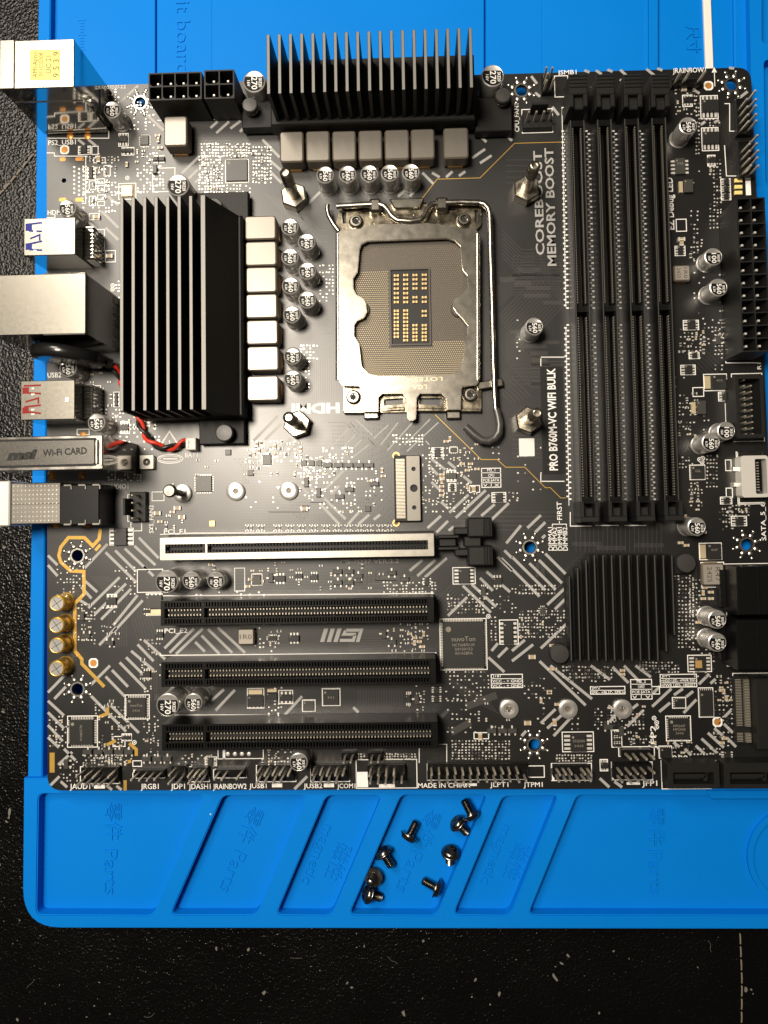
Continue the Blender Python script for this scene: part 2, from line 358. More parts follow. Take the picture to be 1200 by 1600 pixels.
for k in range(58):
    px_, py_ = (rnd.uniform(0, 1200), rnd.uniform(1462, 1600)) if k < 36 else (rnd.uniform(0, 34), rnd.uniform(750, 1440))
    p = U(px_, py_, ZD); s_ = rnd.choice((.16, .2, .25, .3, .45, .7)); el = rnd.uniform(1, 2.6); a = rnd.uniform(0, 3.1); h = []
    for j in range(7):
        t = j/7*2*math.pi; r_ = s_*rnd.uniform(.5, 1.1); x_, y_ = r_*el*math.cos(t), r_*math.sin(t); h.append((p.x + x_*math.cos(a) - y_*math.sin(a), p.y + x_*math.sin(a) + y_*math.cos(a)))
    fl.prism(h, ZD-.05, ZD+.08 + s_*.3)
for k in range(5):
    p = U(rnd.uniform(30, 1170), rnd.uniform(1470, 1590), ZD); a = rnd.uniform(0, 6); pts_ = [(p.x, p.y, ZD+.12)]
    for j in range(6): a += rnd.uniform(-.5, .5); pts_.append((pts_[-1][0] + .7*math.cos(a), pts_[-1][1] + .7*math.sin(a), ZD + rnd.uniform(.08, .2)))
    fl.tube(pts_, .045, 5)
add('lint', fl.mesh('lint', mat('pale_lint', (.15, .14, .12), .9), 0), desk, kind='stuff')
stitches([(-12, 318), (20, 282), (54, 240)], 3.4, .42)
stitches([(38, 700), (43, 590), (46, 552)], 2.2, .2)

# ---------------------------------------------------------------- blue repair mat
def poly(pts, z): return [tuple(U(x, y, z)) for x, y in pts]
ZT = -3.4; ZW = -7.6
wells = [[(60,1240),(319,1242),(239,1430),(57,1429)], [(348,1243),(479,1243),(401,1429),(267,1429)], [(510,1243),(597,1243),(518,1430),(432,1429)],
         [(627,1242),(762,1242),(682,1430),(546,1429)], [(786,1244),(873,1243),(797,1430),(709,1429)], [(902,1242),(1290,1246),(1290,1430),(826,1429)]]
b = MB()
def blr(pts, r):
    p = [Vector(q_) for q_ in poly(pts, ZT)]; a = (p[2]-p[3]).normalized(); c_ = (p[0]-p[3]).normalized(); s_, e_ = p[3]+a*r, p[3]+c_*r
    return [tuple(p[0]), tuple(p[1]), tuple(p[2])] + [tuple(s_*(1-t)**2 + p[3]*2*t*(1-t) + e_*t*t) for t in [k/8 for k in range(9)]]
tray = blr([(37,1216),(1330,1216),(1330,1452),(35,1450)], 13)
b.plate(tray, [roundpoly(poly(wl, ZT), 2.2, 4) for wl in wells], ZD, ZT - .35)
b.plate(blr([(38.5,1217.5),(1330,1217.5),(1330,1450),(36.5,1448)], 12.6), [inset(roundpoly(poly(wl, ZT), 2.2, 4)[::(1 if area2(poly(wl, ZT)) > 0 else -1)], -.35) for wl in wells], ZT - .4, ZT)
b.prism(inset(tray if area2(tray) > 0 else tray[::-1], 1.0), ZD+.01, ZW)
mesh_tray = b
# work area: rim, floor and strips
z1 = -4.3
b.prism(poly([(61,-90),(80,-90),(66,1215),(43,1215)], z1), ZD+.02, z1, ch=.4)
b.prism(poly([(62,-90),(1330,-90),(1330,1215),(46,1215)], -9.2), ZD+.03, -9.2)
b.prism(poly([(84,-90),(242.5,-90),(242.5,1210),(74,1210)], -7.4), ZD+.04, -7.4, ch=.25)
b.prism(poly([(245,-90),(756.5,-90),(756.5,1210),(245,1210)], -7.4), ZD+.05, -7.4, ch=.25)
b.prism(poly([(759.5,-90),(1029,-90),(1029,1210),(759.5,1210)], -7.4), ZD+.06, -7.4, ch=.3)
for x in (330, 845): b.prism(poly([(x-1,-90),(x+1,-90),(x+1,1200),(x-1,1200)], -7.3), -7.9, -7.28, ch=.1)
b.prism(poly([(1008,-90),(1014,-90),(1014,1200),(1008,1200)], -7.2), -7.9, -7.1, ch=.3)
b.prism(poly([(1146,-90),(1168,-90),(1186,1210),(1160,1210)], -7.6), ZD+.07, -7.6, ch=.5)
rim = poly([(1169,-90),(1330,-90),(1330,1212),(1196,1212)], -4.6)
b.plate(rim, [roundpoly(poly(h, -4.6), 2, 4) for h in ([(1190,-70),(1300,-70),(1300,69),(1190,69)], [(1193,93),(1300,93),(1300,290),(1196,290)])], ZD+.08, -4.6)
# ring of the round pit at the right of the tray, and the lip under the board's corner
c0 = U(1243, 1338, ZW)
b.plate(circ(16.5, 40, *c0), [circ(14.6, 40, *c0)], ZW-.2, ZW+1.2)
b.prism(roundpoly(poly([(1102,1236),(1330,1236),(1330,1249),(1110,1249)], ZT+.9), 1.5), ZT-.2, ZT+.9, ch=.3)
matob = add('repair_mat', b.mesh('repair_mat', X['blue'], 30), label='blue silicone repair mat with slanted trays under the motherboard', cat='mat')
def emboss(t, px, py, h, rot, z, width=None):
    p = U(px, py, z); q = MB(); q.text(t, 0, 0, h, 0, .34, ext=.42, width=width)
    add('embossed_lettering', q.mesh('embossed_lettering', X['blue'], 0), matob, (p.x, p.y, z), rot)
v = -math.pi/2; sl = v - R(23)
emboss('零件', 177, 1283, 4.6, v, ZW); emboss('Parts', 173, 1362, 4.7, v, ZW, 15)
emboss('零件', 391, 1289, 4.6, sl, ZW); emboss('Parts', 363, 1362, 4.7, sl, ZW, 14.5)
emboss('磁性', 528, 1346, 4.6, sl, ZW); emboss('magnetic', 493, 1334, 3.8, sl, ZW, 21)
emboss('零件', 668, 1294, 4.6, sl, ZW); emboss('Parts', 638, 1362, 4.7, sl, ZW, 14.5)
emboss('磁性', 806, 1346, 4.6, sl, ZW); emboss('magnetic', 772, 1334, 3.8, sl, ZW, 21)
emboss('零件', 1025, 1291, 4.6, v, ZW); emboss('Parts', 1024, 1363, 4.7, v, ZW, 14.5)
emboss('circuit board', 286, 22, 5.2, v, -7.4, 44)
emboss('尺寸', 1083, 62, 4.0, v, -9.2, 10)
for k in range(11):
    p = U(128, 32 + k*4.6, -7.4); q = MB(); q.box(0, 0, -.1, 1.6 if k % 5 else 3.0, .3, .15); add('ruler_tick', q.mesh('ruler_tick', X['blue'], 0), matob, (p.x, p.y, -7.4))

b = MB(); b.prism(poly([(1097,-60),(1109,-60),(1116,125),(1104,125)], -8.0), -9.19, -8.0, ch=.2)
add('white_strip', b.mesh('white_strip', X['whiteplastic'], 30), label='narrow white plastic strip lying on the blue mat behind the board', cat='strip')

# ---------------------------------------------------------------- motherboard: board, tracks, print
ZP = -1.6
mb = add('motherboard', None, None, (0, 0, ZP), label='black desktop computer motherboard with empty processor socket lying on blue mat', cat='motherboard')
HOLES = [(219,160),(815,141),(1144,132),(121,868),(828,855),(1167.5,851),(121,1077),(835,1164)]
holes = [U(*h) for h in HOLES]
b = MB(); outl = roundpoly([tuple(U(*p)) for p in ((73,135.5),(1173,105),(1224,1232),(74,1235))], 5.0, 6)
extra = [U(100, 282)]
b.plate(outl, [circ(1.95, 24, *h) for h in holes] + [circ(.85, 14, *h) for h in extra], ZP, 0, 0, 1)
pcb = add('circuit_board', b.mesh('circuit_board', [X['mask'], X['edge']], 0), mb)
q = MB()
for k in range(8):
    a = R(45*k + 22.5)
    for rr, s in ((3.2, .82), (4.8, .6)):
        x, y = rr*math.cos(a), rr*math.sin(a); q.lathe([(s, 0), (s*.95, .12), (s*.6, .3), (s*.2, .36)], 10, 0, x, y)
    x, y = 3.9*math.cos(a), 3.9*math.sin(a); q.flat(x, y, 1.3, .35, .05, 0, a)
q.plate(circ(2.55, 24), [circ(2.0, 24)], .01, .05)
ringmesh = q.mesh('mounting_ring', X['solder'])
for h in holes: add('mounting_ring', ringmesh, mb, (h.x, h.y, 0), rnd.uniform(-.1, .1))
# tracks under the lacquer
b = MB()
def bundle(pts, n, off, wd=.18):
    """n parallel tracks; off is the px step between them"""
    for k in range(n): b.pline([U(x + off[0]*k, y + off[1]*k) for x, y in pts], wd, .022)
bundle([(505,520),(486,560),(486,625),(520,668),(520,700)], 12, (3.4, 0))
bundle([(452,640),(452,600),(472,575)], 5, (4,2)); bundle([(540,660),(575,700),(575,730)], 12, (7, 0)); bundle([(660,655),(700,700)], 8, (5,-2))
bundle([(778,495),(845,425),(845,400)], 14, (2.6, 4.2)); bundle([(800,400),(880,400)], 9, (0, 5)); bundle([(790,520),(830,560),(880,560)], 10, (0, 5)); bundle([(775,450),(800,430),(875,430)], 8, (0,4.4))
bundle([(300,880),(340,880),(352,892),(620,892)], 7, (0, 5)); bundle([(540,890),(570,915),(640,915)], 8, (4, -2)); bundle([(545,985),(610,985)], 14, (0, 2.6)); bundle([(560,1078),(560,1108)], 18, (4, 0))
bundle([(395,800),(470,800),(485,785),(560,785),(590,755)], 5, (0, 4)); bundle([(380,745),(420,785),(520,785)], 4, (0, 5)); bundle([(410,300),(440,330),(440,420)], 10, (5, 2)); bundle([(400,610),(450,660),(540,660)], 7, (0, 6))
bundle([(470,330),(500,360),(512,360)], 9, (0, 9)); bundle([(470,430),(505,465),(520,465)], 8, (0, 8)); bundle([(560,665),(560,690),(600,730)], 9, (8, -2)); bundle([(385,700),(400,715),(400,745)], 6, (-4, 3)); bundle([(430,740),(455,765),(455,800),(480,822)], 6, (4.5, 0)); bundle([(600,760),(640,800)], 6, (-6, 3)); bundle([(530,745),(560,775),(610,775)], 7, (0, 5)); bundle([(345,720),(365,740),(420,740)], 6, (0, -4.5)); bundle([(790,250),(870,250)], 5, (0, 9)); bundle([(785,360),(815,390),(835,390)], 8, (0, 6)); bundle([(770,600),(800,630)], 6, (6,-2)); bundle([(800,680),(845,680)], 6, (0, 7)); bundle([(680,940),(720,900)], 8, (4,3)); bundle([(700,1060),(760,1090)], 6, (4,5)); bundle([(860,930),(890,900)], 8, (2,5)); bundle([(900,790),(900,862)], 20, (7, 0)); bundle([(140,900),(170,930),(170,1010)], 8, (4,0)); bundle([(230,950),(245,1000),(245,1090)], 7, (-4,3))
def meander(x, y, n, step, amp, ang=0):
    pts = []
    for k in range(n):
        for dx, dy in ((0, -amp), (step*.5, -amp), (step*.5, amp), (step, amp)): pts.append((x + (k*step + dx), y + dy))
    c, s_ = math.cos(ang), math.sin(ang); b.pline([U(x + (a-x)*c - (d-y)*s_, y + (a-x)*s_ + (d-y)*c) for a, d in pts], .2, .026)
for a in ((808,421,11,3.4,2.6),(802,443,9,3.2,2.8),(822,450,12,3.2,2.4),(818,462,13,3.2,2.6),(848,473,9,3.2,2.4),(796,519,8,3.2,2.4),(822,541,10,3.2,2.4),(828,552,9,3.2,2.6),(830,563,8,3.2,2.4),(846,535,9,3.2,2.2),(780,437,8,3.2,3.2),(893,850,12,4,2.5),(930,856,12,4,2.5),(990,852,12,4,2.5),(840,878,8,3,2.5,1.57),(848,878,8,3,2.5,1.57),(512,640,7,3,2.4,1.57),(548,690,8,3,2.4,1.57),(562,680,8,3,2.4,1.57),(612,690,9,3,2.4,1.57),(622,690,8,3,2.4,1.57)): meander(*a)
bundle([(300,215),(360,215)], 8, (0, 5)); bundle([(700,800),(880,800)], 5, (0, 7)); bundle([(1095,540),(1130,575)], 6, (-4, 4)); bundle([(760,640),(800,600),(860,600)], 6, (0,-6))
add('track', b.mesh('track', X['trace'], 0), pcb, kind='stuff')
# grey diagonal stripes
ST = """329 200 340 190;338 208 358 190;360 201 376 189;375 206 386 194;230 180 256 204;284 271 312 244;295 279 309 265;305 285 314 278;410 218 437 246;421 250 439 266;424 270 440 286;188 160 216 134
122 218 132 226;138 218 150 228;168 306 185 321;159 330 185 356;137 345 152 360;165 356 185 375;468 332 500 300;738 247 758 233;740 203 760 222;750 255 768 243;783 203 800 220;697 277 707 268;717 275 727 268;622 307 632 298;640 307 653 293;660 270 677 287;675 270 687 277
830 119 839 131;836 145 844 151;863 167 873 180;913 110 921 113;931 110 940 116;924 135 932 143;949 109 957 112;969 109 982 121;969 124 980 136;969 141 975 147;1010 108 1025 120;1027 107 1035 110;1083 140 1093 146;1149 158 1168 143;1095 195 1102 190;1116 192 1123 187;1139 106 1147 107
511 705 545 670;526 709 556 679;542 711 565 687;552 714 576 695;595 695 622 660;605 704 645 660;584 685 607 664;636 705 685 660;632 695 672 655;555 655 582 680
665 689 671 695;674 717 696 734;700 722 712 732;724 744 737 755;669 726 684 742;674 753 688 766;689 784 701 795;702 801 732 773;712 809 759 766;732 806 765 773;752 806 773 788;767 813 795 786;668 825 689 806;682 832 700 814;701 829 709 823;824 825 845 805;836 832 852 816;847 841 852 836;791 849 814 821
395 690 434 650;414 687 441 661;416 706 425 698;429 711 455 685;444 715 469 690;509 764 537 735;517 772 530 759;544 819 560 801;560 819 577 804;584 812 594 804;467 757 482 772;480 755 490 767;507 779 540 811;500 787 530 819
75 868 90 883;75 883 90 900;132 907 152 925;127 917 143 935;125 938 137 945;132 888 168 850;138 950 187 902;148 960 197 912;158 968 205 920;177 977 215 930;177 988 223 938;155 1008 182 980;165 863 213 910;180 860 213 893;195 857 240 900;210 853 243 883;217 840 248 872
165 1057 195 1088;175 1047 200 1073;187 1035 228 1077;197 1027 233 1063;205 1017 240 1047;215 1007 240 1033;225 1000 258 1030;140 1085 197 1143;173 1102 217 1145;75 1095 100 1118;75 1113 100 1138;75 1133 98 1158;75 1152 92 1168;75 1082 103 1053;85 1092 103 1073;142 1070 172 1040
257 1013 283 987;265 1020 303 982;275 1022 317 982;305 1003 320 1018;315 993 343 1022;325 983 363 1020;340 980 383 1020;325 1100 350 1077;337 1110 367 1078;445 1117 472 1088;552 1105 560 1113;640 892 660 875;652 900 680 875;664 902 698 872;788 860 800 872;777 870 800 892;760 893 797 925;750 903 770 923;723 915 767 957;737 913 775 948;700 962 730 933;768 1017 778 1005;778 1027 793 1012;763 1027 788 1050
783 872 843 932;800 870 852 922;827 880 868 921;842 875 878 911;852 865 888 901;855 945 885 917;867 952 887 932;800 1017 820 1000;800 1033 833 1007;845 1013 887 973;843 1033 915 1102;860 1040 925 1092;923 1040 953 1062;957 1042 982 1067;975 1040 1000 1066;993 1040 1017 1058
1019 1104 1049 1076;1030 1112 1047 1098;1053 1086 1067 1076;1072 1089 1083 1080;1092 1069 1108 1053;1110 1068 1118 1061;1068 1114 1088 1093;1020 1084 1031 1072;1087 1165 1101 1178;1096 1154 1121 1177;1106 1145 1131 1168;1116 1138 1129 1149;1131 1131 1145 1145;1136 1153 1150 1167;1052 1160 1062 1167;1070 1170 1080 1180;1132 1120 1142 1110
845 1130 868 1108;855 1138 880 1115;865 1150 893 1120;967 1123 997 1100;952 1128 962 1116;980 1135 1005 1110;937 1216 952 1230;960 1221 972 1230;79 1227 93 1213;95 1221 105 1230;91 1195 113 1175;166 1227 175 1234;182 1228 190 1234;460 1233 480 1213;225 885 232 892;100 1170 118 1188;255 1162 262 1155;815 1150 822 1142""".replace('\n', ';')
thin = 0
b = MB()
for s in ST.split(';'):
    x0, y0, x1, y1 = map(float, s.split()); wd = .45 if (500 < x0 < 690 and 650 < y0 < 715) else .92
    b.line(U(x0, y0), U(x1, y1), wd, .034)
b.line(U(728,1104), U(776,1086), 2.4, .026, 1); b.line(U(705,1145), U(735,1128), 2.2, .026, 1); b.line(U(690,1120), U(702,1108), 1.2, .026, 1)
add('diagonal_stripe_print', b.mesh('diagonal_stripe_print', [X['stripe'], X['trace']], 0), pcb, kind='stuff')
# gold tracks
b = MB()
def gl(pts, w): b.pline([U(x, y) for x, y in pts], w, .045)
gl([(157,826),(155,842),(145,853),(132,840),(107,840),(95,855),(92,868),(95,878),(110,892),(131,893),(131.5,928),(117,943),(117,1017),(128,1030),(128,1037),(163,1073)], 1.15)
gl([(168,1101),(168,1115),(155,1120)], 1.1); gl([(181,1157),(167,1164)], 1.1); gl([(202,1161),(213,1171),(213,1181)], 1.1); gl([(194,1192),(205,1189)], 1.1); gl([(81.5,1176),(81.5,1207)], 1.7); gl([(195.5,1219),(195.5,1235)], 1.1); gl([(149,860),(157,851)],1.0)
add('audio_guard_track', b.mesh('audio_guard_track', X['goldline'], 0), pcb, kind='stuff')
b = MB()
gl([(655,316),(683,280),(750,278),(800,228),(804,224),(878,222)], .22); gl([(680,648),(752,718),(777,718),(790,730),(820,730),(852,762),(860,762),(876,778),(884,778)], .22)
add('memory_guard_track', b.mesh('memory_guard_track', X['goldline'], 0), pcb, kind='stuff')
# ---------------------------------------------------------------- white print
b = MB(); SK = .038
PXM = 4.6                                              # photo pixels per mm on the board
def T(t, x, y, h, rot=0, ln=None, m=0, shear=0.0, bold=.008):
    p = U(x, y); b.text(t, p.x, p.y, h/PXM, R(rot), SK, m, None if ln is None else ln/PXM, shear, 0.0, bold)
def F(x0, y0, x1, y1, t=.28): x, y, w_, h_ = UR(x0, y0, x1, y1); b.frame(x, y, w_, h_, t, SK)
def Ln(*p, t=.28): b.pline([U(p[i], p[i+1]) for i in range(0, len(p), 2)], t, SK)
for a in (('PS2_USB1',97,223,8,0,45),('HDMI1',88,332,8,0,28),('USB2',85,586,8,0,22),('AUDIO1',184,760,7.5,0,34),('SYS_FAN2',237,811,7,90,44),('PCI_E1',273,831,7,0,34),('PCI_E2',275,986,7,0,36),
  ('CPU_FAN1',808,184,7,90,46),('JSMB1',886,114,7,0,30),('JRAINBOW1',1077,111,8,0,52),('JAUD1',125,1230,8,0,32),('JRGB1',234,1230,8,0,28),('JDP1',278,1230,8,0,22),('JDASH1',312,1230,8,0,34),('JRAINBOW2',359,1230,8,0,52),
  ('JUSB1',403,1229,7,0,27),('JUSB2',489,1229,7,0,29),('JCOM1',541,1229,7,0,28),('MADE IN CHINA',694,1227,7,0,80),('JLPT1',780,1227,7,0,28),('JTPM1',833,1227,7,0,29),('JFP1',1015,1225,8,0,23),('JFP2',1022,1152,8,90,36),
  ('SATA_5_6',1193,815,7,90,58),('BAT1',299,711,7,0,20),('27D37-2.2',182,136,5.5,0,30),('DIMMA1',860,842,7,90,36),('DIMMA2',867,842,7,90,36),('DIMMB1',875,842,7,90,36),('DIMMB2',883,842,7,90,36),('FIRST',874,798,7.5,90,28),
  ('JUSB4',1172,232,6,90,24),('R1',1186,572,6,90,10)):
    T(a[0], a[1], a[2], a[3], a[4], a[5])
T('EZ Debug LED', 1049, 318, 9.5, 90, 84, bold=.02)
T('MS-7D37 VER:2.2', 578, 877, 6.5, 0, 90, 1)
Ln(874,814, 874,820, t=.25); Ln(863,823,863,819,885,819,885,823, t=.25)
# footprints
for f in ((171,825,209,852),(105,1118,153,1168),(195,1085,234,1124),(687,966,761,1047),(352,249,389,286),(185,286,213,312),(752,731,783,762),(985,1061,1019,1093),(922,1072,977,1085),(1031,1053,1089,1074),(767,1053,817,1075),
  (1094,149,1122,186),(1096,199,1123,236),(1066,148,1082,167),(1126,279,1142,313),(1056,342,1073,362),(1054,384,1071,400),(1067,500,1092,516),(1076,550,1093,561),(1063,570,1087,586),(1099,584,1136,611),(1122,612,1143,627),(1133,630,1143,660),
  (1077,726,1102,750),(1092,848,1128,875),(1095,878,1132,918),(1074,1023,1112,1050),(1050,1089,1072,1107),(1091,1074,1115,1121),(1040,1118,1080,1158),(878,1143,928,1175),(707,886,743,913),(780,968,810,1007),(472,1093,493,1112),(503,1075,532,1103),
  (366,887,383,924),(393,896,410,915),(228,927,254,962),(167,928,183,950),(214,889,255,926),(698,734,713,753),(700,755,713,768),(702,698,715,708),(674,699,693,715),(733,758,750,770),(768,769,791,785),(219,212,234,229),(238,262,274,300),
  (185,208,201,229),(190,230,210,243),(122,228,142,242),(143,228,154,242),(146,246,165,255),(136,261,150,281),(162,258,173,275),(152,279,164,287),(152,289,164,298),(152,304,164,312),(152,314,164,322),(139,282,150,297),(139,306,150,322),
  (152,358,164,374),(152,376,164,392),(139,333,156,344),(164,391,181,410),(146,602,158,622),(146,626,158,644),(177,612,187,636),(188,658,203,678),(120,670,140,680),(237,768,257,783),(231,715,243,732),(199,772,232,815),(204,770,222,830),
  (1153,705,1194,786),(1144,583,1193,690),(1029,1165,1050,1185),(1018,1085,1031,1072),(955,1140,972,1168),(966,1166,1023,1182),(824,1196,851,1215),(937,1186,950,1205),(740,1144,764,1155),(435,1078,458,1100),(386,1075,413,1107),(340,1160,412,1186),
  (320,1182,339,1197),(190,1146,206,1158),(176,1150,196,1167),(207,1188,222,1198),(125,1197,188,1225),(207,1201,258,1216),(294,1197,328,1222),(333,1202,386,1216),(400,1195,463,1222),(485,1195,547,1222),(556,1186,652,1232),(667,1192,823,1219),(861,1192,925,1220),(955,1190,1020,1219),
  (1033,1187,1111,1233),(1117,1187,1198,1200),(1146,1051,1210,1158),(1133,880,1215,963),(1134,968,1215,1041),(1151,705,1194,788),(1133,718,1143,736),(1134,762,1145,778),(1125,776,1144,788),(1142,806,1167,822),(1082,605,1100,620),(1105,242,1118,260),(848,122,862,150),(815,170,864,208),(866,118,888,152)):
    F(*f)
for q in ((246,188,331,188,331,180),(333,187,384,187,384,178),(73,340,86,340,86,333),(73,239,85,239,85,244,134,244,134,318,128,318),(75,216,170,216,170,150),(146,640,146,600),(103,758,166,758,166,818,150,818),(250,835,300,833,678,832),(250,931,678,927),(250,1024,682,1020),(252,1117,684,1117),
  (891,800,891,822,924,822),(930,821,967,821),(976,821,1010,821),(878,180,878,168,888,168),(1126,330,1134,567,1186,567),(1132,162,1140,162,1140,205,1165,205),(1132,227,1135,275,1170,275),(845,560,845,572),(845,558,882,558),(845,752,882,752),(845,752,845,740),(686,1163,698,1163,698,1192),(655,1192,655,1155)):
    Ln(*q)
# tables printed beside the card slots
for (x0, y0, x1, y1, rows, txt) in ((752,731,783,762,4,('M2_1','CPU','PCIE SATA','V    X')),(985,1061,1019,1093,4,('M2_2','CHIPSET','PCIE SATA','V    V'))):
    for k in range(1, rows): Ln(x0, y0+(y1-y0)*k/rows, x1, y0+(y1-y0)*k/rows, t=.2)
    Ln((x0+x1)/2, (y0+y1)/2, (x0+x1)/2, y1, t=.2)
    for k in range(rows): T(txt[k], (x0+x1)/2, y0+(y1-y0)*(k+.5)/rows, 4.2, 0, (x1-x0)*(.3 if k == 1 else .4 if k == 0 else .8))
for (x0, y0, x1, y1, t1, t2, t3) in ((1031,1053,1089,1074,'JFP1','+HDD LED- +PWR SW-','+PWR LED- +RESET'),(922,1072,977,1085,'JFP2','SPK- +BUZ- SPK+',None),(767,1053,817,1075,'JTB1','VCC - + GND','VCC - + GND')):
    n = 3 if t3 else 2
    for k, t in enumerate((t1, t2, t3)[:n]):
        T(t, x0 + (9 if k == 0 else (x1-x0)/2), y0+(y1-y0)*(k+.5)/n, 4.2, 0, 12 if k == 0 else (x1-x0)*.9)
        if k: Ln(x0, y0+(y1-y0)*k/n, x1, y0+(y1-y0)*k/n, t=.2)
# warning triangle, cell symbol, arrows, filled marks
Ln(247,702,265,674,283,702,247,702, t=.55); T('!', 265, 692, 9, 0, bold=.02)
c = U(266,717); e1 = [(c.x + 4.4*math.cos(2*math.pi*k/28), c.y + 1.5*math.sin(2*math.pi*k/28)) for k in range(29)]; b.pline(e1, .25, SK)
b.pline([(c.x + 3.7*math.cos(2*math.pi*k/28), c.y + 1.0*math.sin(2*math.pi*k/28)) for k in range(29)], .15, SK); Ln(255,717,277,717, t=.3)
def FR(x0, y0, x1, y1, m=0): x, y, w_, h_ = UR(x0, y0, x1, y1); b.flat(x, y, w_, h_, SK, m)
for f in ((557,1206,575,1230),(667,1204,671,1219),(861,1200,866,1219),(955,1200,960,1219),(147,1226,164,1232),(207,1201,216,1207),(336,1201,346,1207),(348,1160,352,1186),(425,1224,441,1230),(506,1224,522,1230),(592,1225,617,1231),(979,1222,1000,1226),(846,136,852,150),(720,1224,745,1228),(1165,277,1173,305)): FR(*f)
p = U(1116,112); b.face([(p.x-.9, p.y-.3, SK), (p.x+.9, p.y-.3, SK), (p.x, p.y+1.6, SK)]); Ln(1116,112,1117,135, t=.25)
for x, y in ((1022,1122),(1026,1129),(1026,1136),(1054,1184),(1063,1184),(1071,1184),(1093,718),(1098,716),(1097,722),(199,278),(176,446),(176,452),(763,963),(210,1160)):
    c = U(x, y); b.plate(circ(.75, 14, *c), [circ(.5, 14, *c)], SK-.01, SK); b.prism(circ(.25, 8, *c), .01, SK)
# the thin white rows of pads beside the memory slots have their own print line
Ln(878,170,884,480, t=.2); Ln(884,512,889,790, t=.2)
add('silkscreen_print', b.mesh('silkscreen_print', [X['silk'], X['stripe']], 0), pcb, kind='stuff')
def print_part(name, fn, mats):
    global b
    b = MB(); fn(); add(name, b.mesh(name, mats, 0), pcb, kind='stuff')
def f1():
    T('COREBOOST', 842, 317, 13, 90, 168, bold=.02); T('MEMORY BOOST', 860, 323, 13.5, 90, 190, bold=.02)
def f2():
    x, y, w_, h_ = UR(846,573,882,741); b.flat(x, y, w_, h_, .03, 1); T('PRO B760M-VC WIFI BULK', 863, 655, 12.5, 90, 160, bold=.025)
def f3():
    # slanted three-bar m, angular s, slanted i
    s = 3.2
    def bar(x, w=6.5, y0=982, y1=1003): b.face([(*U(x, y1), SK), (*U(x+w, y1), SK), (*U(x+w+s*2, y0), SK), (*U(x+s*2, y0), SK)])
    bar(500); bar(510.5); bar(521); bar(556, 5.5)
    Ln(562,984.5,541,984.5, t=1.0); Ln(540,985,537,991,556,991, t=.95); Ln(555,992,552,1000.5,531,1000.5, t=1.0)
def f4(): T('HDMI', 493, 638, 15, 180, 76, bold=.05)
print_part('feature_lettering', f1, X['stripe']); print_part('model_lettering', f2, [X['silk'], X['patch']]); print_part('logo_print', f3, X['stripe']); print_part('port_logo_print', f4, X['silk'])

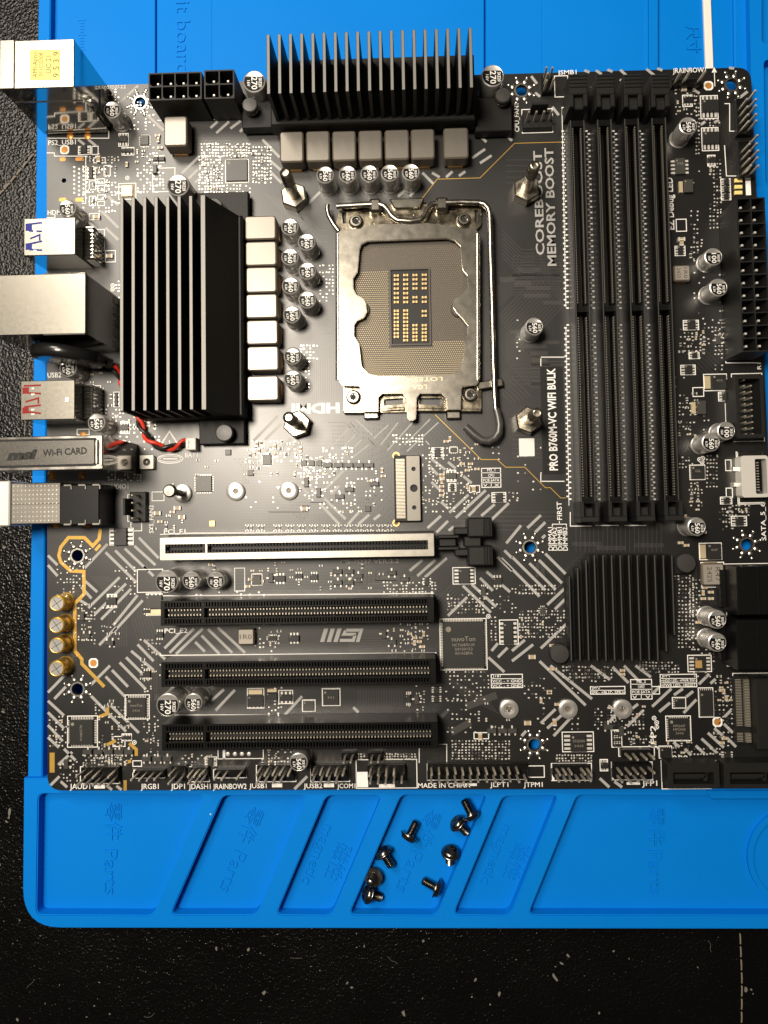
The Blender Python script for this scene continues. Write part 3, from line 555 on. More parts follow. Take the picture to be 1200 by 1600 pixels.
# ---------------------------------------------------------------- small pads and vias (uncountable), small parts
b = MB(); q = rnd
PADS = """1061 903 1088 1012 5.5 6 .85;812 915 868 930 5 6 .7;812 955 882 995 4.6 5 .55;880 1042 950 1062 5 5.5 .5;1000 1040 1050 1052 5 5 .5;1012 868 1050 872 5 5 .6;768 965 774 1000 6 5 .8;697 1050 765 1092 6 6 .38;700 930 760 962 5.5 5.5 .45
707 1158 800 1190 5.2 4.6 .85;870 1180 925 1190 4.5 4.5 .8;600 910 680 928 5 5 .5;315 225 392 245 4.4 4.6 .6;312 245 348 312 4.4 4.6 .6;350 290 392 312 5 5 .4;396 230 424 290 4.5 5.5 .7;130 240 186 332 5 5 .34;215 230 256 300 5 5 .4;180 180 250 205 6 5.5 .4;182 292 188 320 5 5 .4
160 640 252 690 5.5 6 .3;182 440 187 470 4 5 .5;196 690 250 706 6 6 .3;170 742 222 750 5 4 .6;135 795 150 815 5 5 .3;384 690 474 722 5.5 6 .3;385 745 440 800 7 8 .12;460 715 520 745 5 5 .4;470 748 600 800 6 6.5 .22;500 415 520 470 5 5.5 .55;470 540 496 560 5 5 .6;478 560 486 612 4.5 5 .5
615 680 660 695 5 5 .5;505 700 550 722 5 5 .35;1080 330 1090 410 5 7 .55;1110 320 1126 360 5.5 6 .55;1084 370 1100 410 6 5 .5;1064 515 1105 560 6 5.5 .4;1095 500 1125 540 6 6 .35;1118 505 1132 580 5 6 .4;1062 630 1085 680 5.5 6 .4;1105 712 1124 762 5 6 .75;1062 715 1084 730 5 5 .55;1080 755 1100 790 5.5 5 .55;1130 790 1170 806 5 5 .5;1125 800 1142 830 5 5.5 .5
1088 150 1094 240 4 6 .6;1094 187 1125 198 5 4.6 .55;1056 140 1090 180 6 5.5 .4;1110 250 1128 278 5 5.5 .5;1116 280 1126 330 5 6 .7;1074 268 1120 300 9 9 .15;1040 1160 1080 1182 5 5 .4;1085 1170 1125 1185 5 8 .7;1130 1060 1146 1130 6 6 .3;950 1105 1010 1140 5.5 5.5 .35;985 1150 1025 1165 5 5 .4;1075 985 1115 1020 6 6 .3
78 1120 106 1165 5 5 .3;150 1100 200 1120 5 5 .35;155 1150 205 1195 5 5 .3;130 1180 190 1200 4.5 4 .55;95 1190 120 1220 5 5 .4;280 1180 335 1195 5 5 .3;420 1170 460 1190 5 5 .35;600 1178 652 1186 4.4 4 .8;560 1178 572 1186 4.4 4 .7;180 880 215 930 6 6 .2;90 880 130 930 5 5 .3;118 945 150 1010 5 5.5 .3;155 950 190 1010 6 6 .2
220 1000 250 1060 6 5.5 .3;225 1120 250 1180 5.5 5 .3;640 1085 660 1115 6 6 .3;620 975 668 1020 6 6 .35;400 975 440 1020 6 6 .3;420 1070 440 1115 5 5 .35;300 925 420 932 7 4 .2;770 690 800 720 9 9 .2;660 700 740 800 5.5 5.5 .28;790 770 812 790 6 6 .4;785 700 875 780 12 13 .18;60 1 61 2 5 5 0
808 500 812 560 4 6 .2;930 1108 960 1140 5 5 .4;820 1060 850 1090 6 6 .3;1000 1035 1060 1050 5 5 .6;890 1042 960 1068 5 5.5 .4;1078 900 1094 960 5 6 .5;1085 1015 1120 1060 6 6 .4;1118 1060 1146 1165 6.5 7 .35;770 920 812 960 6 6 .35;700 1095 745 1150 7 7 .3;1040 880 1060 905 5 5 .4;1125 430 1134 560 5 7 .45;1085 410 1100 500 7 8 .3;1100 650 1122 715 7 7 .3;1055 590 1080 620 7 7 .3;840 1075 905 1140 9 8 .25;205 150 250 178 5 5 .25;170 140 185 160 5 4 .4;226 1060 236 1085 5 4 .4""".replace('\n', ';')
npad = 0
for s in PADS.split(';'):
    x0, y0, x1, y1, dx, dy, pr = map(float, s.split()); y = y0
    while y <= y1:
        x = x0
        while x <= x1:
            if q.random() < min(.95, pr*1.25):
                c = U(x + q.uniform(-.6, .6), y + q.uniform(-.6, .6)); w_ = q.choice((.42, .46, .5, .62)); h_ = q.choice((.38, .42, .5))
                b.box(c.x, c.y, 0, w_, h_, .06, q.choice((0, 0, 0, 1))); npad += 1
            x += dx
        y += dy
# rows of solder joints of the memory slots
for x0, y0, x1, y1 in ((881,205,889,780),(918,205,934,780),(960,205,975,780),(1001,205,1021,780)):
    n = 132
    for k in range(n):
        t = k/(n-1)
        if .487 < t < .522: continue
        c = U(x0 + (x1-x0)*t, y0 + (y1-y0)*t); b.box(c.x + (.4 if k % 2 else -.4), c.y, 0, .85, .5, .14, 4)
for x0, y0 in ((116,261),(123.5,264),(130.5,261)):
    for k in range(7):
        c = U(x0, y0 + k*6.7); b.lathe([(.48, 0), (.4, .12), (.1, .2)], 10, 0, c.x, c.y)
for x, y, w_ in ((98,249,10),(124,248.5,13),(124,312,13),(98,312,12)):
    c = U(x, y); b.box(c.x, c.y, 0, w_/PXM, 6/PXM, .06, 3, r=.6)
for x, y in ((110,213),(137,213),(88,820),(137,820),(82,745),(128,744),(130,680),(97,735)):
    c = U(x, y); b.lathe([(1.25, 0), (1.1, .25), (.3, .5)], 14, 3, c.x, c.y)
for x, y in ((101,234),(1107,134),(146,1036),(1121,1128)):
    c = U(x, y); b.lathe([(1.1, 0), (1.08, .06)], 16, 3, c.x, c.y)
for k in range(4):
    c = U(356 + 11*k, 1178); b.lathe([(.75, 0), (.6, .2), (.2, .3)], 12, 0, c.x, c.y)
add('pad', b.mesh('pad', [X['pad'], X['solder'], X['goldpad'], X['orange'], X['lead']], 0), pcb, kind='stuff')
b = MB()
for x, y in ((101,234),(1107,134),(146,1036),(1121,1128)):
    c = U(x, y); b.plate(roundpoly([(c.x+a, c.y+d) for a, d in ((-1.6,-.9),(-.9,-1.6),(.9,-1.6),(1.6,-.9),(1.6,.9),(.9,1.6),(-.9,1.6),(-1.6,.9))], .2, 2), [circ(1.15, 16, *c)], .01, SK)
add('fiducial_print', b.mesh('fiducial_print', X['silk'], 0), pcb, kind='stuff')
x, y, w_, h_ = UR(811,685,835,713); q_ = MB(); q_.box(0, 0, 0, w_, h_, .08, r=.15)
add('white_label', q_.mesh('white_label', X['paper'], 0), mb, (x, y, .01))
# chip capacitors and resistors: shared meshes
def passive(w_, h_, z, body):
    m = MB(); m.box(0, 0, 0, w_*.62, h_*.94, z*.96, 0, .03); m.box(-w_*.40, 0, 0, w_*.2, h_, z, 1, .04); m.box(w_*.40, 0, 0, w_*.2, h_, z, 1, .04)
    return m.mesh('chip_passive', [body, X['pad']], 0)
PS = [passive(1.15, .6, .45, X['ceramic']), passive(1.15, .6, .35, X['greyres']), passive(1.7, .9, .7, X['ceramic']), passive(1.6, .85, .4, X['greyres']), passive(2.3, 1.35, .9, X['ceramic'])]
def P(k, x, y, r=0): c = U(x, y); add('chip_resistor' if k in (1, 3) else 'chip_capacitor', PS[k], mb, (c.x, c.y, .02), R(r))
for k, pts in ((2, ((199,258),(247,213),(248,220),(251,232),(470,702),(430,698),(402,694),(405,705),(597,735),(599,744),(697,690),(703,686),(688,744),(693,744),(690,752),(690,760),(690,767),(690,774),(745,733),(730,760),(722,725),(735,725),(730,735),(270,800),(251,815),(392,905),(388,916),(409,908),
   (640,990),(648,996),(655,1002),(662,990),(648,1004),(660,1010),(1100,918),(1098,926),(1110,925),(1110,935),(1098,935),(1090,972),(1127,1078),(1130,1080),(1134,1090),(860,1045),(866,1045),(972,1047),(972,1053),(880,1010),(862,1008),(1062,808),(1070,808),(1076,815),(1063,848),(1072,852),(845,1094),(870,1100),(1127,1160),(1150,640),(1099,832),(310,892),(330,882),(1131,1153),(858,1082),(1068,142),(858,1080),(933,135))),
  (4, ((152,340),(172,401),(155,250),(1064,375),(1064,380),(831,1026),(824,1129),(750,1150),(866,1128),(740,764),(247,802),(278,794),(476,795),(285,808))),
  (3, ((206,366),(206,378),(148,288),(148,314),(1085,615),(1140,800),(1163,800),(260,823),(264,806),(215,800),(404,1055),(175,1095),(172,1100),(167,1103),(1118,1145),(1000,1172),(990,1158),(1079,400),(335,887),(120,575),(131,575)))):
    for x, y in pts: P(k, x, y, rnd.choice((0, 0, 90)))
CL = """140 250 186 330 13 12 .5;215 235 250 262 9 9 .45;318 228 390 246 9 8 .5;316 250 348 310 9 9 .5;398 232 424 288 11 10 .6;130 560 180 640 14 12 .35;162 640 250 668 10 9 .4;390 692 470 716 10 9 .55;385 722 440 748 10 9 .5;462 713 505 745 9 8 .5;470 740 600 806 13 12 .32;505 700 545 722 9 8 .4
240 795 290 825 11 10 .4;295 720 340 745 14 10 .4;255 735 300 770 15 12 .3;395 880 480 920 12 11 .4;500 885 640 925 16 11 .3;615 975 668 1016 11 10 .4;400 975 440 1010 12 11 .4;640 1070 672 1110 11 12 .5;700 935 760 962 12 10 .35;815 955 880 998 11 10 .35;1064 520 1104 558 12 10 .45
1062 625 1086 680 12 11 .4;1080 755 1100 800 10 10 .4;1130 795 1170 830 12 10 .4;1060 140 1092 180 11 11 .4;1112 245 1128 275 8 8 .4;90 1125 106 1160 8 9 .4;155 1120 205 1150 11 9 .5;155 1165 205 1190 9 8 .4;118 945 150 1010 11 11 .4;160 945 190 1010 12 11 .3;222 1000 250 1060 10 10 .3;230 1130 252 1180 9 9 .3
950 1105 1012 1140 11 11 .35;985 1145 1025 1165 10 8 .4;1035 1160 1080 1182 10 8 .4;1125 1055 1146 1130 9 10 .35;660 695 745 785 12 11 .3;280 1180 335 1196 11 8 .4;410 1172 470 1192 11 8 .4;735 1100 800 1150 12 12 .35""".replace('\n', ';')
small = []
for s in CL.split(';'):
    x0, y0, x1, y1, dx, dy, pr = map(float, s.split()); y = y0
    while y <= y1:
        x = x0
        while x <= x1:
            if rnd.random() < pr: small.append((rnd.choice((0, 0, 1, 1, 3)), x + rnd.uniform(-2, 2), y + rnd.uniform(-2, 2), rnd.choice((0, 90))))
            x += dx
        y += dy
rnd.shuffle(small)
for s in small[:190]: P(*s)
b = MB()
for k, x, y, r_ in small[190:]:
    c = U(x, y); w_, h_ = (1.1, .58) if r_ == 0 else (.58, 1.1); b.box(c.x, c.y, .01, w_, h_, .4, 0 if k == 0 else 1, .03)
    for sg in (-1, 1): b.box(c.x + (sg*.42 if r_ == 0 else 0), c.y + (sg*.42 if r_ else 0), 0, .3 if r_ == 0 else .62, .62 if r_ == 0 else .3, .43, 2)
add('small_passive', b.mesh('small_passive', [X['ceramic'], X['greyres'], X['pad']], 0), mb, kind='stuff')
# chips
def chip(x0, y0, x1, y1, kind='qfn', z=.9, body='ic', mark=None, name='chip'):
    """kind says where the leads are: qfn all round, h left and right, v above and below, tl/tr/tt/tb a metal tab"""
    x, y, w_, h_ = UR(x0, y0, x1, y1); m = MB(); bw, bh = w_, h_
    if kind == 'qfp': bw, bh = w_ - 2.0, h_ - 2.0
    if kind == 'qfn': bw, bh = w_*.9, h_*.9
    if kind == 'h': bw = w_*.52
    if kind == 'v': bh = h_*.52
    if kind in ('tl', 'tr'): bw = w_*.62
    if kind in ('tt', 'tb'): bh = h_*.62
    ox = {'tl': w_*.14, 'tr': -w_*.14}.get(kind, 0); oy = {'tt': -h_*.14, 'tb': h_*.14}.get(kind, 0)
    m.box(ox, oy, .08, bw, bh, z, 0, min(.12, z*.2))
    m.prism(circ(min(bw, bh)*.06 + .1, 12, ox - bw*.36, oy + bh*.34), z - .05, z + .012, 2)
    o = add(name, m.mesh(name, [X[body], X['pad'], X['icprint']]), mb, (x, y, 0))
    l = MB()
    def row(n, ax, off, ln, th, wd):
        for k in range(n):
            t = (k + .5)/n - .5
            if ax == 'x': l.box(t*bw*.96 + ox, off, .0, wd, ln, th, 0)
            else: l.box(off, t*bh*.96 + oy, .0, ln, wd, th, 0)
    if kind in ('qfn', 'qfp'):
        pit = .55 if kind == 'qfp' else .6; ln = 1.1 if kind == 'qfp' else .5; n = max(3, int(bw/pit)); k2 = max(3, int(bh/pit))
        for sg in (-1, 1): row(n, 'x', sg*(bh/2 + ln*.45), ln, .22 if kind == 'qfp' else .1, .26); row(k2, 'y', sg*(bw/2 + ln*.45), ln, .22 if kind == 'qfp' else .1, .26)
    elif kind in ('h', 'tl', 'tr'):
        n = max(3, min(5, int(bh/1.2)))
        for sg in (-1, 1):
            if (kind == 'tl' and sg < 0) or (kind == 'tr' and sg > 0): l.box(sg*(w_/2 - w_*.14), 0, 0, w_*.26, bh*.86, z*.45, 1, .05); continue
            row(n, 'y', sg*(w_/2 - (w_-bw)*(.27 if kind == 'h' else .1)), (w_-bw)*(.42 if kind == 'h' else .3), .28, bh/n*.5)
    elif kind in ('v', 'tt', 'tb'):
        n = max(3, min(5, int(bw/1.2)))
        for sg in (-1, 1):
            if (kind == 'tt' and sg > 0) or (kind == 'tb' and sg < 0): l.box(0, sg*(h_/2 - h_*.14), 0, bw*.86, h_*.26, z*.45, 1, .05); continue
            row(n, 'x', sg*(h_/2 - (h_-bh)*(.27 if kind == 'v' else .1)), (h_-bh)*(.42 if kind == 'v' else .3), .28, bw/n*.5)
    if l.v: add('lead_row', l.mesh('lead_row', [X['pad'], X['contact']], 0), o, (x, y, 0), kind='stuff')
    if mark:
        t = MB()
        for k, s in enumerate(mark): t.text(s[0], ox, oy + s[1]*bh, s[2], s[4] if len(s) > 4 else 0, z + .015, 0, s[3])
        add('chip_marking', t.mesh('chip_marking', X['icprint'], 0), o, (x, y, 0), kind='stuff')
    return o
chip(352,249,389,286,'qfn',.9,'ic2'); chip(219,212,234,229,'qfn',.8,'ic2'); chip(305,742,333,770,'qfn',.9,'ic2',[('A',0,1.4,1.2)]); chip(410,710,425,727,'qfn',.8,'ic2'); chip(171,825,209,852,'h',1.3)
chip(687,966,761,1047,'qfp',1.4,'ic',[('nuvoTon',.13,1.6,7.8),('NCT6687D-W',.0,.9,7.4),('241S0152',-.09,.9,6),('431A2BFA',-.18,.9,6)])
chip(195,1085,234,1124,'qfp',1.0,'ic',[('nuvoTon',.12,.9,4.2),('2426',-.15,.6,2.6)]); chip(106,1119,152,1167,'qfp',1.2,'ic',[('ALC897',.1,.8,3.4,-math.pi/2),('N4K30',-.15,.6,3,-math.pi/2)])
chip(167,928,183,950,'v',.9); chip(228,928,254,961,'tb',.9,'ic2'); chip(780,970,808,1006,'h',1.0); chip(709,888,741,911,'h',1.2); chip(504,1076,531,1102,'qfn',.9,'ic',[('M1','.0' and .0,.8,2)]); chip(473,1094,492,1111,'qfn',.8,'ic2'); chip(387,1077,412,1105,'tt',.9)
chip(417,1076,434,1094,'tt',1.2); chip(437,1080,457,1099,'v',.9); chip(394,897,409,914,'qfn',.9,'ic2'); chip(880,1146,926,1173,'h',1.3,'ic',[('25Q256',.12,.8,4),('2425',-.15,.7,3)]); chip(1042,1120,1078,1156,'qfn',.9,'ic',[('MPS2447',.15,.8,4),('MP2940',-.02,.8,4),('2418',-.2,.7,2.5)])
chip(1092,1076,1114,1120,'qfn',.9); chip(1053,1091,1070,1105,'qfn',.7); chip(1076,1025,1110,1048,'h',1.0); chip(1030,1167,1049,1184,'qfn',1.0,'plastic2'); chip(1093,849,1127,874,'tl',1.0,'ic',[('R47',.1,.7,2)]); chip(1100,586,1135,609,'tl',1.0,'ic',[('4C0',.1,.7,2)])
chip(1064,571,1086,585,'h',.9); chip(1078,727,1101,749,'qfn',.9,'ic',[('GL',.1,.8,2)]); chip(1123,613,1142,626,'h',.9); chip(1134,631,1142,644,'v',.8); chip(1134,646,1142,659,'v',.8); chip(1068,501,1091,515,'h',.9); chip(1077,551,1092,560,'h',.7); chip(1055,385,1070,399,'h',.8)
chip(1095,150,1121,185,'v',1.3); chip(1097,200,1122,235,'v',1.3); chip(1067,149,1081,166,'v',.9,'plastic2'); chip(1047,249,1076,274,'h',1.1,'ic2',[('M4',.15,.7,2)]); chip(1060,283,1082,303,'tl',1.4,'ic2'); chip(1080,627,1102,648,'tl',1.4,'ic2'); chip(1105,243,1118,259,'v',.9)
for y in (279.5, 290.5, 302): chip(1127,y,1141,y+10.5,'h',.8)
chip(698,735,713,752,'v',1.0,'ic2'); chip(701,756,712,767,'h',.8); chip(703,699,714,707,'qfn',.7,'ic2'); chip(675,700,692,714,'h',.8); chip(769,770,790,784,'h',1.0); chip(1143,807,1166,821,'h',.9); chip(958,1141,970,1150,'v',.7); chip(958,1151,970,1159,'v',.7); chip(958,1160,970,1168,'v',.7)
chip(186,209,200,228,'v',.9); chip(191,231,209,242,'v',.8); chip(123,229,141,241,'h',.9); chip(240,243,248,256,'v',.9); chip(249,243,258,256,'v',.9); chip(137,262,149,280,'h',.8); chip(178,614,187,635,'h',.9); chip(188,659,202,677,'v',.9); chip(1126,777,1143,787,'h',.8); chip(199,772,211,830,'h',.9) if 0 else None
chip(938,1187,949,1204,'v',.8); chip(321,1183,338,1196,'h',.9); chip(191,1147,205,1157,'v',.8); chip(300,1183,312,1192,'v',.8) if 0 else None; chip(634,1080,642,1103,'v',.8); chip(674,1072,690,1083,'h',.7); chip(674,1086,690,1097,'h',.7); chip(485,893,497,910,'v',.8); chip(461,893,473,907,'v',.7); chip(430,895,446,913,'v',.8); chip(660,902,674,915,'h',.8)
chip(224,950,236,960,'v',.7); chip(244,983,256,1000,'v',.8); chip(224,1044,236,1062,'v',.8); chip(232,1128,244,1144,'h',.7); chip(1161,730,1162,731,'v',.1) if 0 else None; chip(418,993,434,1001,'qfn',.8); chip(452,988,468,1006,'v',1.2); chip(770,898,784,918,'v',.8); chip(751,913,760,930,'v',.8); chip(843,948,852,960,'qfn',.8,'ic2'); chip(1126,1173,1145,1185,'h',.8); chip(1098,380,1099,381) if 0 else None
# three-legged transistors
m = MB(); m.box(0, 0, .12, 3.0, 1.5, 1.05, 0, .12); sotb = m.mesh('transistor', X['ic2'])
m = MB()
for x, y in ((-1.0, -1.15), (1.0, -1.15), (0, 1.15)): m.box(x, y, 0, .5, .9, .3)
sotl = m.mesh('leg', X['pad'], 0)
for x, y, r_ in ((512,727,0),(529,727,0),(545,727,0),(561,727,0),(577,727,0),(479,754,90),(498,770,90),(546,765,180),(585,756,180),(531,776,0),(130,962,90),(136,993,180),(172,1004,180),(138,1174,0),(155,1174,0),(171,1174,0),(187,1174,0),(202,1174,0),(230,1185,0),(247,1185,0),(262,1185,0),
  (612,895,0),(632,905,0),(600,990,90),(612,1003,0),(528,893,0),(546,893,0),(528,910,0),(546,910,0),(755,923,90),(768,1141,0),(785,1141,0),(800,1141,0),(651,1092,90),(1121,532,90),(105,1193,90),(243,266,90),(560,900,0),(970,1142,90),(950,1135,0),(424,903,90)):
    c = U(x, y); o = add('transistor', sotb, mb, (c.x, c.y, 0), R(r_)); add('leg', sotl, o, (c.x, c.y, 0), R(r_), kind='stuff')
m = MB(); m.box(0, 0, 0, 1.9, 1.9, .75, 0, .1); lq = m.mesh('small_ic', X['ic2'])
for x, y in ((475,724),(487,724),(499,724),(575,795),(392,739),(477,794),(357,707),(246,1090),(560,906)): c = U(x, y); add('small_ic', lq, mb, (c.x, c.y, 0))
# status lights
m = MB(); m.box(0, 0, 0, 2.6, 1.3, .7, 0, .15); led = m.mesh('status_light', X['ledyellow'])
for y in (283, 293, 302): c = U(1153, y); add('status_light', led, mb, (c.x, c.y, .01))
for x, y in ((332,818),(1090,1037),(1061,1098),(199,299)):
    c = U(x, y); m = MB(); w_ = {332: 2.0, 1090: 2.2, 1061: 1.6, 199: 3.9}[x]; m.box(0, 0, 0, w_, w_*(1.15 if x == 1090 else 1), 1.15 if x == 1090 else .5, 0, .1); add('gold_contact_pad', m.mesh('gold_contact_pad', X['goldpad']), mb, (c.x, c.y, .02))
# row of little filter parts above the armoured slot
for x in (390,407,434,453,471,490,509,527,545,562,577,595,609):
    P(1, x - 3, 825, 90); P(1, x + 3, 825, 90)
    bx = MB()
    for yy in (820.5, 829.5):
        for k in (-6, -2, 2, 6): c = U(x + k, yy); c0_ = U(x, 825); bx.box(c.x - c0_.x, c.y - c0_.y, 0, .35, .3, .06)
    c = U(x, 825); add('filter_pad', bx.mesh('filter_pad', X['pad'], 0), mb, (c.x, c.y, .01), kind='stuff')
# ---------------------------------------------------------------- capacitors
def cap_meshes(r, h, lines, body='alu', dark=True):
    m = MB(); m.lathe([(r+.22, 0), (r+.22, .35), (r, .5), (r, 1.1), (r*.90, 1.5), (r, 1.9), (r, h-.55), (r-.12, h-.2), (r-.45, h), (r-.6, h-.06), (0.05, h-.04)], 30, 0)
    can = m.mesh('capacitor', X[body]); k = MB(); z = h
    if dark:
        rr = r - .5; yc = rr*.50; a = math.asin(yc/rr)
        arc = [(rr*math.cos(t), rr*math.sin(t)) for t in [math.pi - a + (math.pi + 2*a)*i/26 for i in range(27)]]
        k.prism(arc, z-.1, z+.015, 0)
        for t, x, y, s, ln in lines: k.text(t, x*r, y*r, s*r, -math.pi/2, z+.03, 1, ln*r, 0, 0, .015)
    else:
        k.prism(circ(r-.55, 22), z-.1, z+.012, 2)
        for a in (0.6, 2.17): k.line((-(r-.6)*math.cos(a), -(r-.6)*math.sin(a)), ((r-.6)*math.cos(a), (r-.6)*math.sin(a)), .16, z+.03, 0)
    return can, k.mesh('marking', [X['capblack'], X['capwhite'], X['alu']], 0)
CT = {'560': (3.05, 9.0, [('560',.04,-.16,.50,1.12),('SKE18',.53,-.16,.26,.78),('6.3V',-.47,-.20,.26,.62)]), '270': (3.85, 11.0, [('270',.02,-.16,.50,1.15),('SKE20',.54,-.12,.27,.85),('16V',-.48,-.18,.25,.55)]), '100': (3.05, 6.6, [('100',.04,-.16,.50,1.12),('SKE18',.53,-.16,.26,.78),('16V',-.47,-.20,.26,.52)])}
CMESH = {k: cap_meshes(*v_) for k, v_ in CT.items()}; CMESH['gold'] = cap_meshes(2.75, 6.6, [], 'gold', False)
CAPS = {'560': [(508,273),(543,272),(577,271),(609,270),(642,269),(453,354),(479,378),(453,401),(480,423),(454,446),(480,468),(456,491),(457,556),(457,591),(175,171),(105,325),(106,575),(150.5,660),(298.5,907),(302,1098),(835,510),(1075.5,196),(1123,449),(1111,691),(1089,823),(1121,968),(1121,1004),(466.5,1191)],
  '270': [(397,127),(770,118),(278,289),(260.5,909),(262,1102)], '100': [(1115,401),(1135,673),(337,907)], 'gold': [(88.5,943),(88,977),(88,1009),(88,1045)]}
for k, L_ in CAPS.items():
    h = CT[k][1] if k in CT else 6.6
    for x, y in L_:
        c = U(x, y, h); rz = rnd.uniform(-.06, .06)
        o = add('capacitor', CMESH[k][0], mb, (c.x, c.y, .01), rz); add('marking', CMESH[k][1], o, (c.x, c.y, .01), rz, kind='stuff')
# ---------------------------------------------------------------- chokes
def choke(x0, y0, x1, y1, z=7.0, mark=None, term='y', tm='choke'):
    if mark: tm = 'choke2'
    x, y, w_, h_ = UR(x0, y0, x1, y1, z); m = MB()
    m.box(0, 0, 1.4, w_, h_, z, 1, .45, r=min(w_, h_)*.12, mt=0); o = add('choke', m.mesh('choke', [X[tm], X['chokeside']], 40), mb, (x, y, 0))
    for sg in (-1, 1):
        t = MB()
        if term == 'y': t.box(0, sg*h_*.42, 0, w_*.62, h_*.2, 1.39, 0, .1)
        else: t.box(sg*w_*.42, 0, 0, w_*.2, h_*.62, 1.39, 0, .1)
        add('terminal', t.mesh('terminal', X['copper']), o, (x, y, 0))
    if mark:
        t = MB()
        for s, dx, dy, hh, ln, rt in mark: t.text(s, dx*w_, dy*h_, hh, rt, z+.02, 0, ln)
        add('marking', t.mesh('marking', X['print'], 0), o, (x, y, 0), kind='stuff')
for r_ in ((437,205,474,253),(478,204,515,252),(519,204,556,251),(560,203,597,250),(601,202,639,249),(642,201,679,248),(693,199,732,247),(256,181,292,228)): choke(*r_, z=7.2)
for r_ in ((382,337,431,374),(383,377,432,415),(384,417,432,457),(384,459,433,497),(385,500,434,538),(386,541,435,579),(386,587,435,626)): choke(*r_, z=7.0, term='x')
v = -math.pi/2
choke(1053,414,1079,439, 3.0, [('1R0',.2,0,1.2,3.6,v),('2425',-.2,0,1.2,3.6,v)]); choke(1097,880,1132,915, 3.2, [('R47',.2,0,1.5,4.6,v),('2425',-.16,0,1.5,5,v)]); choke(371,982,397,1008, 3.0, [('1R0',0,0,1.6,4,0)], 'x')
# ---------------------------------------------------------------- heatsinks
def pushpin(parent, px, py, z, r=2.6, h=4.5):
    c = U(px, py, z + h); m = MB()
    m.lathe([(r*.55, 0), (r*.55, h*.62), (r, h*.66), (r, h-.35), (r-.3, h), (r*.3, h+.12)], 24)
    add('push_pin', m.mesh('push_pin', X['knob']), parent, (c.x, c.y, z)); m = MB()
    m.tube([(r*.72*math.cos(a), r*.72*math.sin(a), .3 + a/(8*math.pi)*h*.55) for a in [i*math.pi/7 for i in range(57)]], .22, 6)
    add('spring', m.mesh('spring', X['steel']), parent, (c.x, c.y, z))
def finmesh(name, w_, d_, z0, z1): m = MB(); m.box(0, 0, z0, w_, d_, z1, 0, .12, mt=1); return m.mesh(name, [X['fin'], X['lit_fin_top']], 0)
# upper one: fins front to back
zb, zt = 10.0, 26.0
fl, fr_, bl, br = U(419.5,146,zt), U(736,138,zt), U(419,54,zt), U(735.5,43,zt)
cx, cy = (fl.x+fr_.x+bl.x+br.x)/4, (fl.y+fr_.y+bl.y+br.y)/4; dep = (bl.y+br.y-fl.y-fr_.y)/2; span = (fr_.x+br.x-fl.x-bl.x)/2
m = MB(); m.box(0, .2, 3.5, span+5.0, dep+3.0, zb, 0, .4); e = MB()
hs = add('heatsink', m.mesh('heatsink', [X['fin']]), mb, (cx, cy, 0), label='black finned heatsink along the upper edge, behind a row of chokes')
fm = finmesh('fin', 1.08, dep, zb-.2, zt)
for k in range(19): add('fin', fm, hs, (cx - span/2 + span*k/18, cy, 0))
for px0, py0, px1, py1, pp in ((378,158,428,200,(390,163)),(742,152,800,205,(786,148))):
    x, y, w_, h_ = UR(px0, py0, px1, py1, 5.0); m = MB(); m.box(0, 0, 1.2, w_, h_, 5.0, 0, .3)
    add('mounting_ear', m.mesh('mounting_ear', X['fin']), hs, (x, y, 0)); pushpin(hs, *pp, 5.0)
# left one: fins along the ports
xa, xb = U(190,474,zt).x, U(317.5,474,zt).x; ya, yb = U(254,307,zt).y, U(254,641,zt).y
cx, cy, dep, span = (xa+xb)/2, (ya+yb)/2, ya-yb, xb-xa
xr = U(379, 500, zb).x
m = MB(); m.box((xr - (xa-.8))/2 + (xa-.8) - cx, 0, 3.0, xr-xa+.8, dep+.4, zb, 0, .6)
hs = add('heatsink', m.mesh('heatsink', X['fin']), mb, (cx, cy, 0), label='tall black finned heatsink beside the rear ports')
fm = finmesh('fin', 1.12, dep, zb-.2, zt)
for k in range(7): add('fin', fm, hs, (xa + span*k/7.05, cy, 0))
m = MB(); x2 = U(374, 474, zb).x - cx; xf = span/2 - .6                          # the last fin is a wide wedge
m.v += [(xf, -dep/2, zb-.2), (x2, -dep/2, zb-.2), (xf+1.3, -dep/2, zt), (xf, -dep/2, zt), (xf, dep/2, zb-.2), (x2, dep/2, zb-.2), (xf+1.3, dep/2, zt), (xf, dep/2, zt)]
m.f += [(0,1,2,3), (7,6,5,4), (1,5,6,2), (4,0,3,7), (4,5,1,0)]; m.m += [0]*5; m.f.append((3,2,6,7)); m.m.append(1)
add('fin', m.mesh('fin', [X['fin'], X['lit_fin_top']], 0), hs, (cx, cy, 0))
for px0, py0, px1, py1, pp in ((311,650,382,694,(350,676)),(300,300,388,345,(334,322))):
    x, y, w_, h_ = UR(px0, py0, px1, py1, 4.0); m = MB(); m.box(0, 0, 1.2, w_, h_, 4.0, 0, .3)
    add('mounting_ear', m.mesh('mounting_ear', X['fin']), hs, (x, y, 0)); pushpin(hs, *pp, 4.0, 2.9, 4.2)
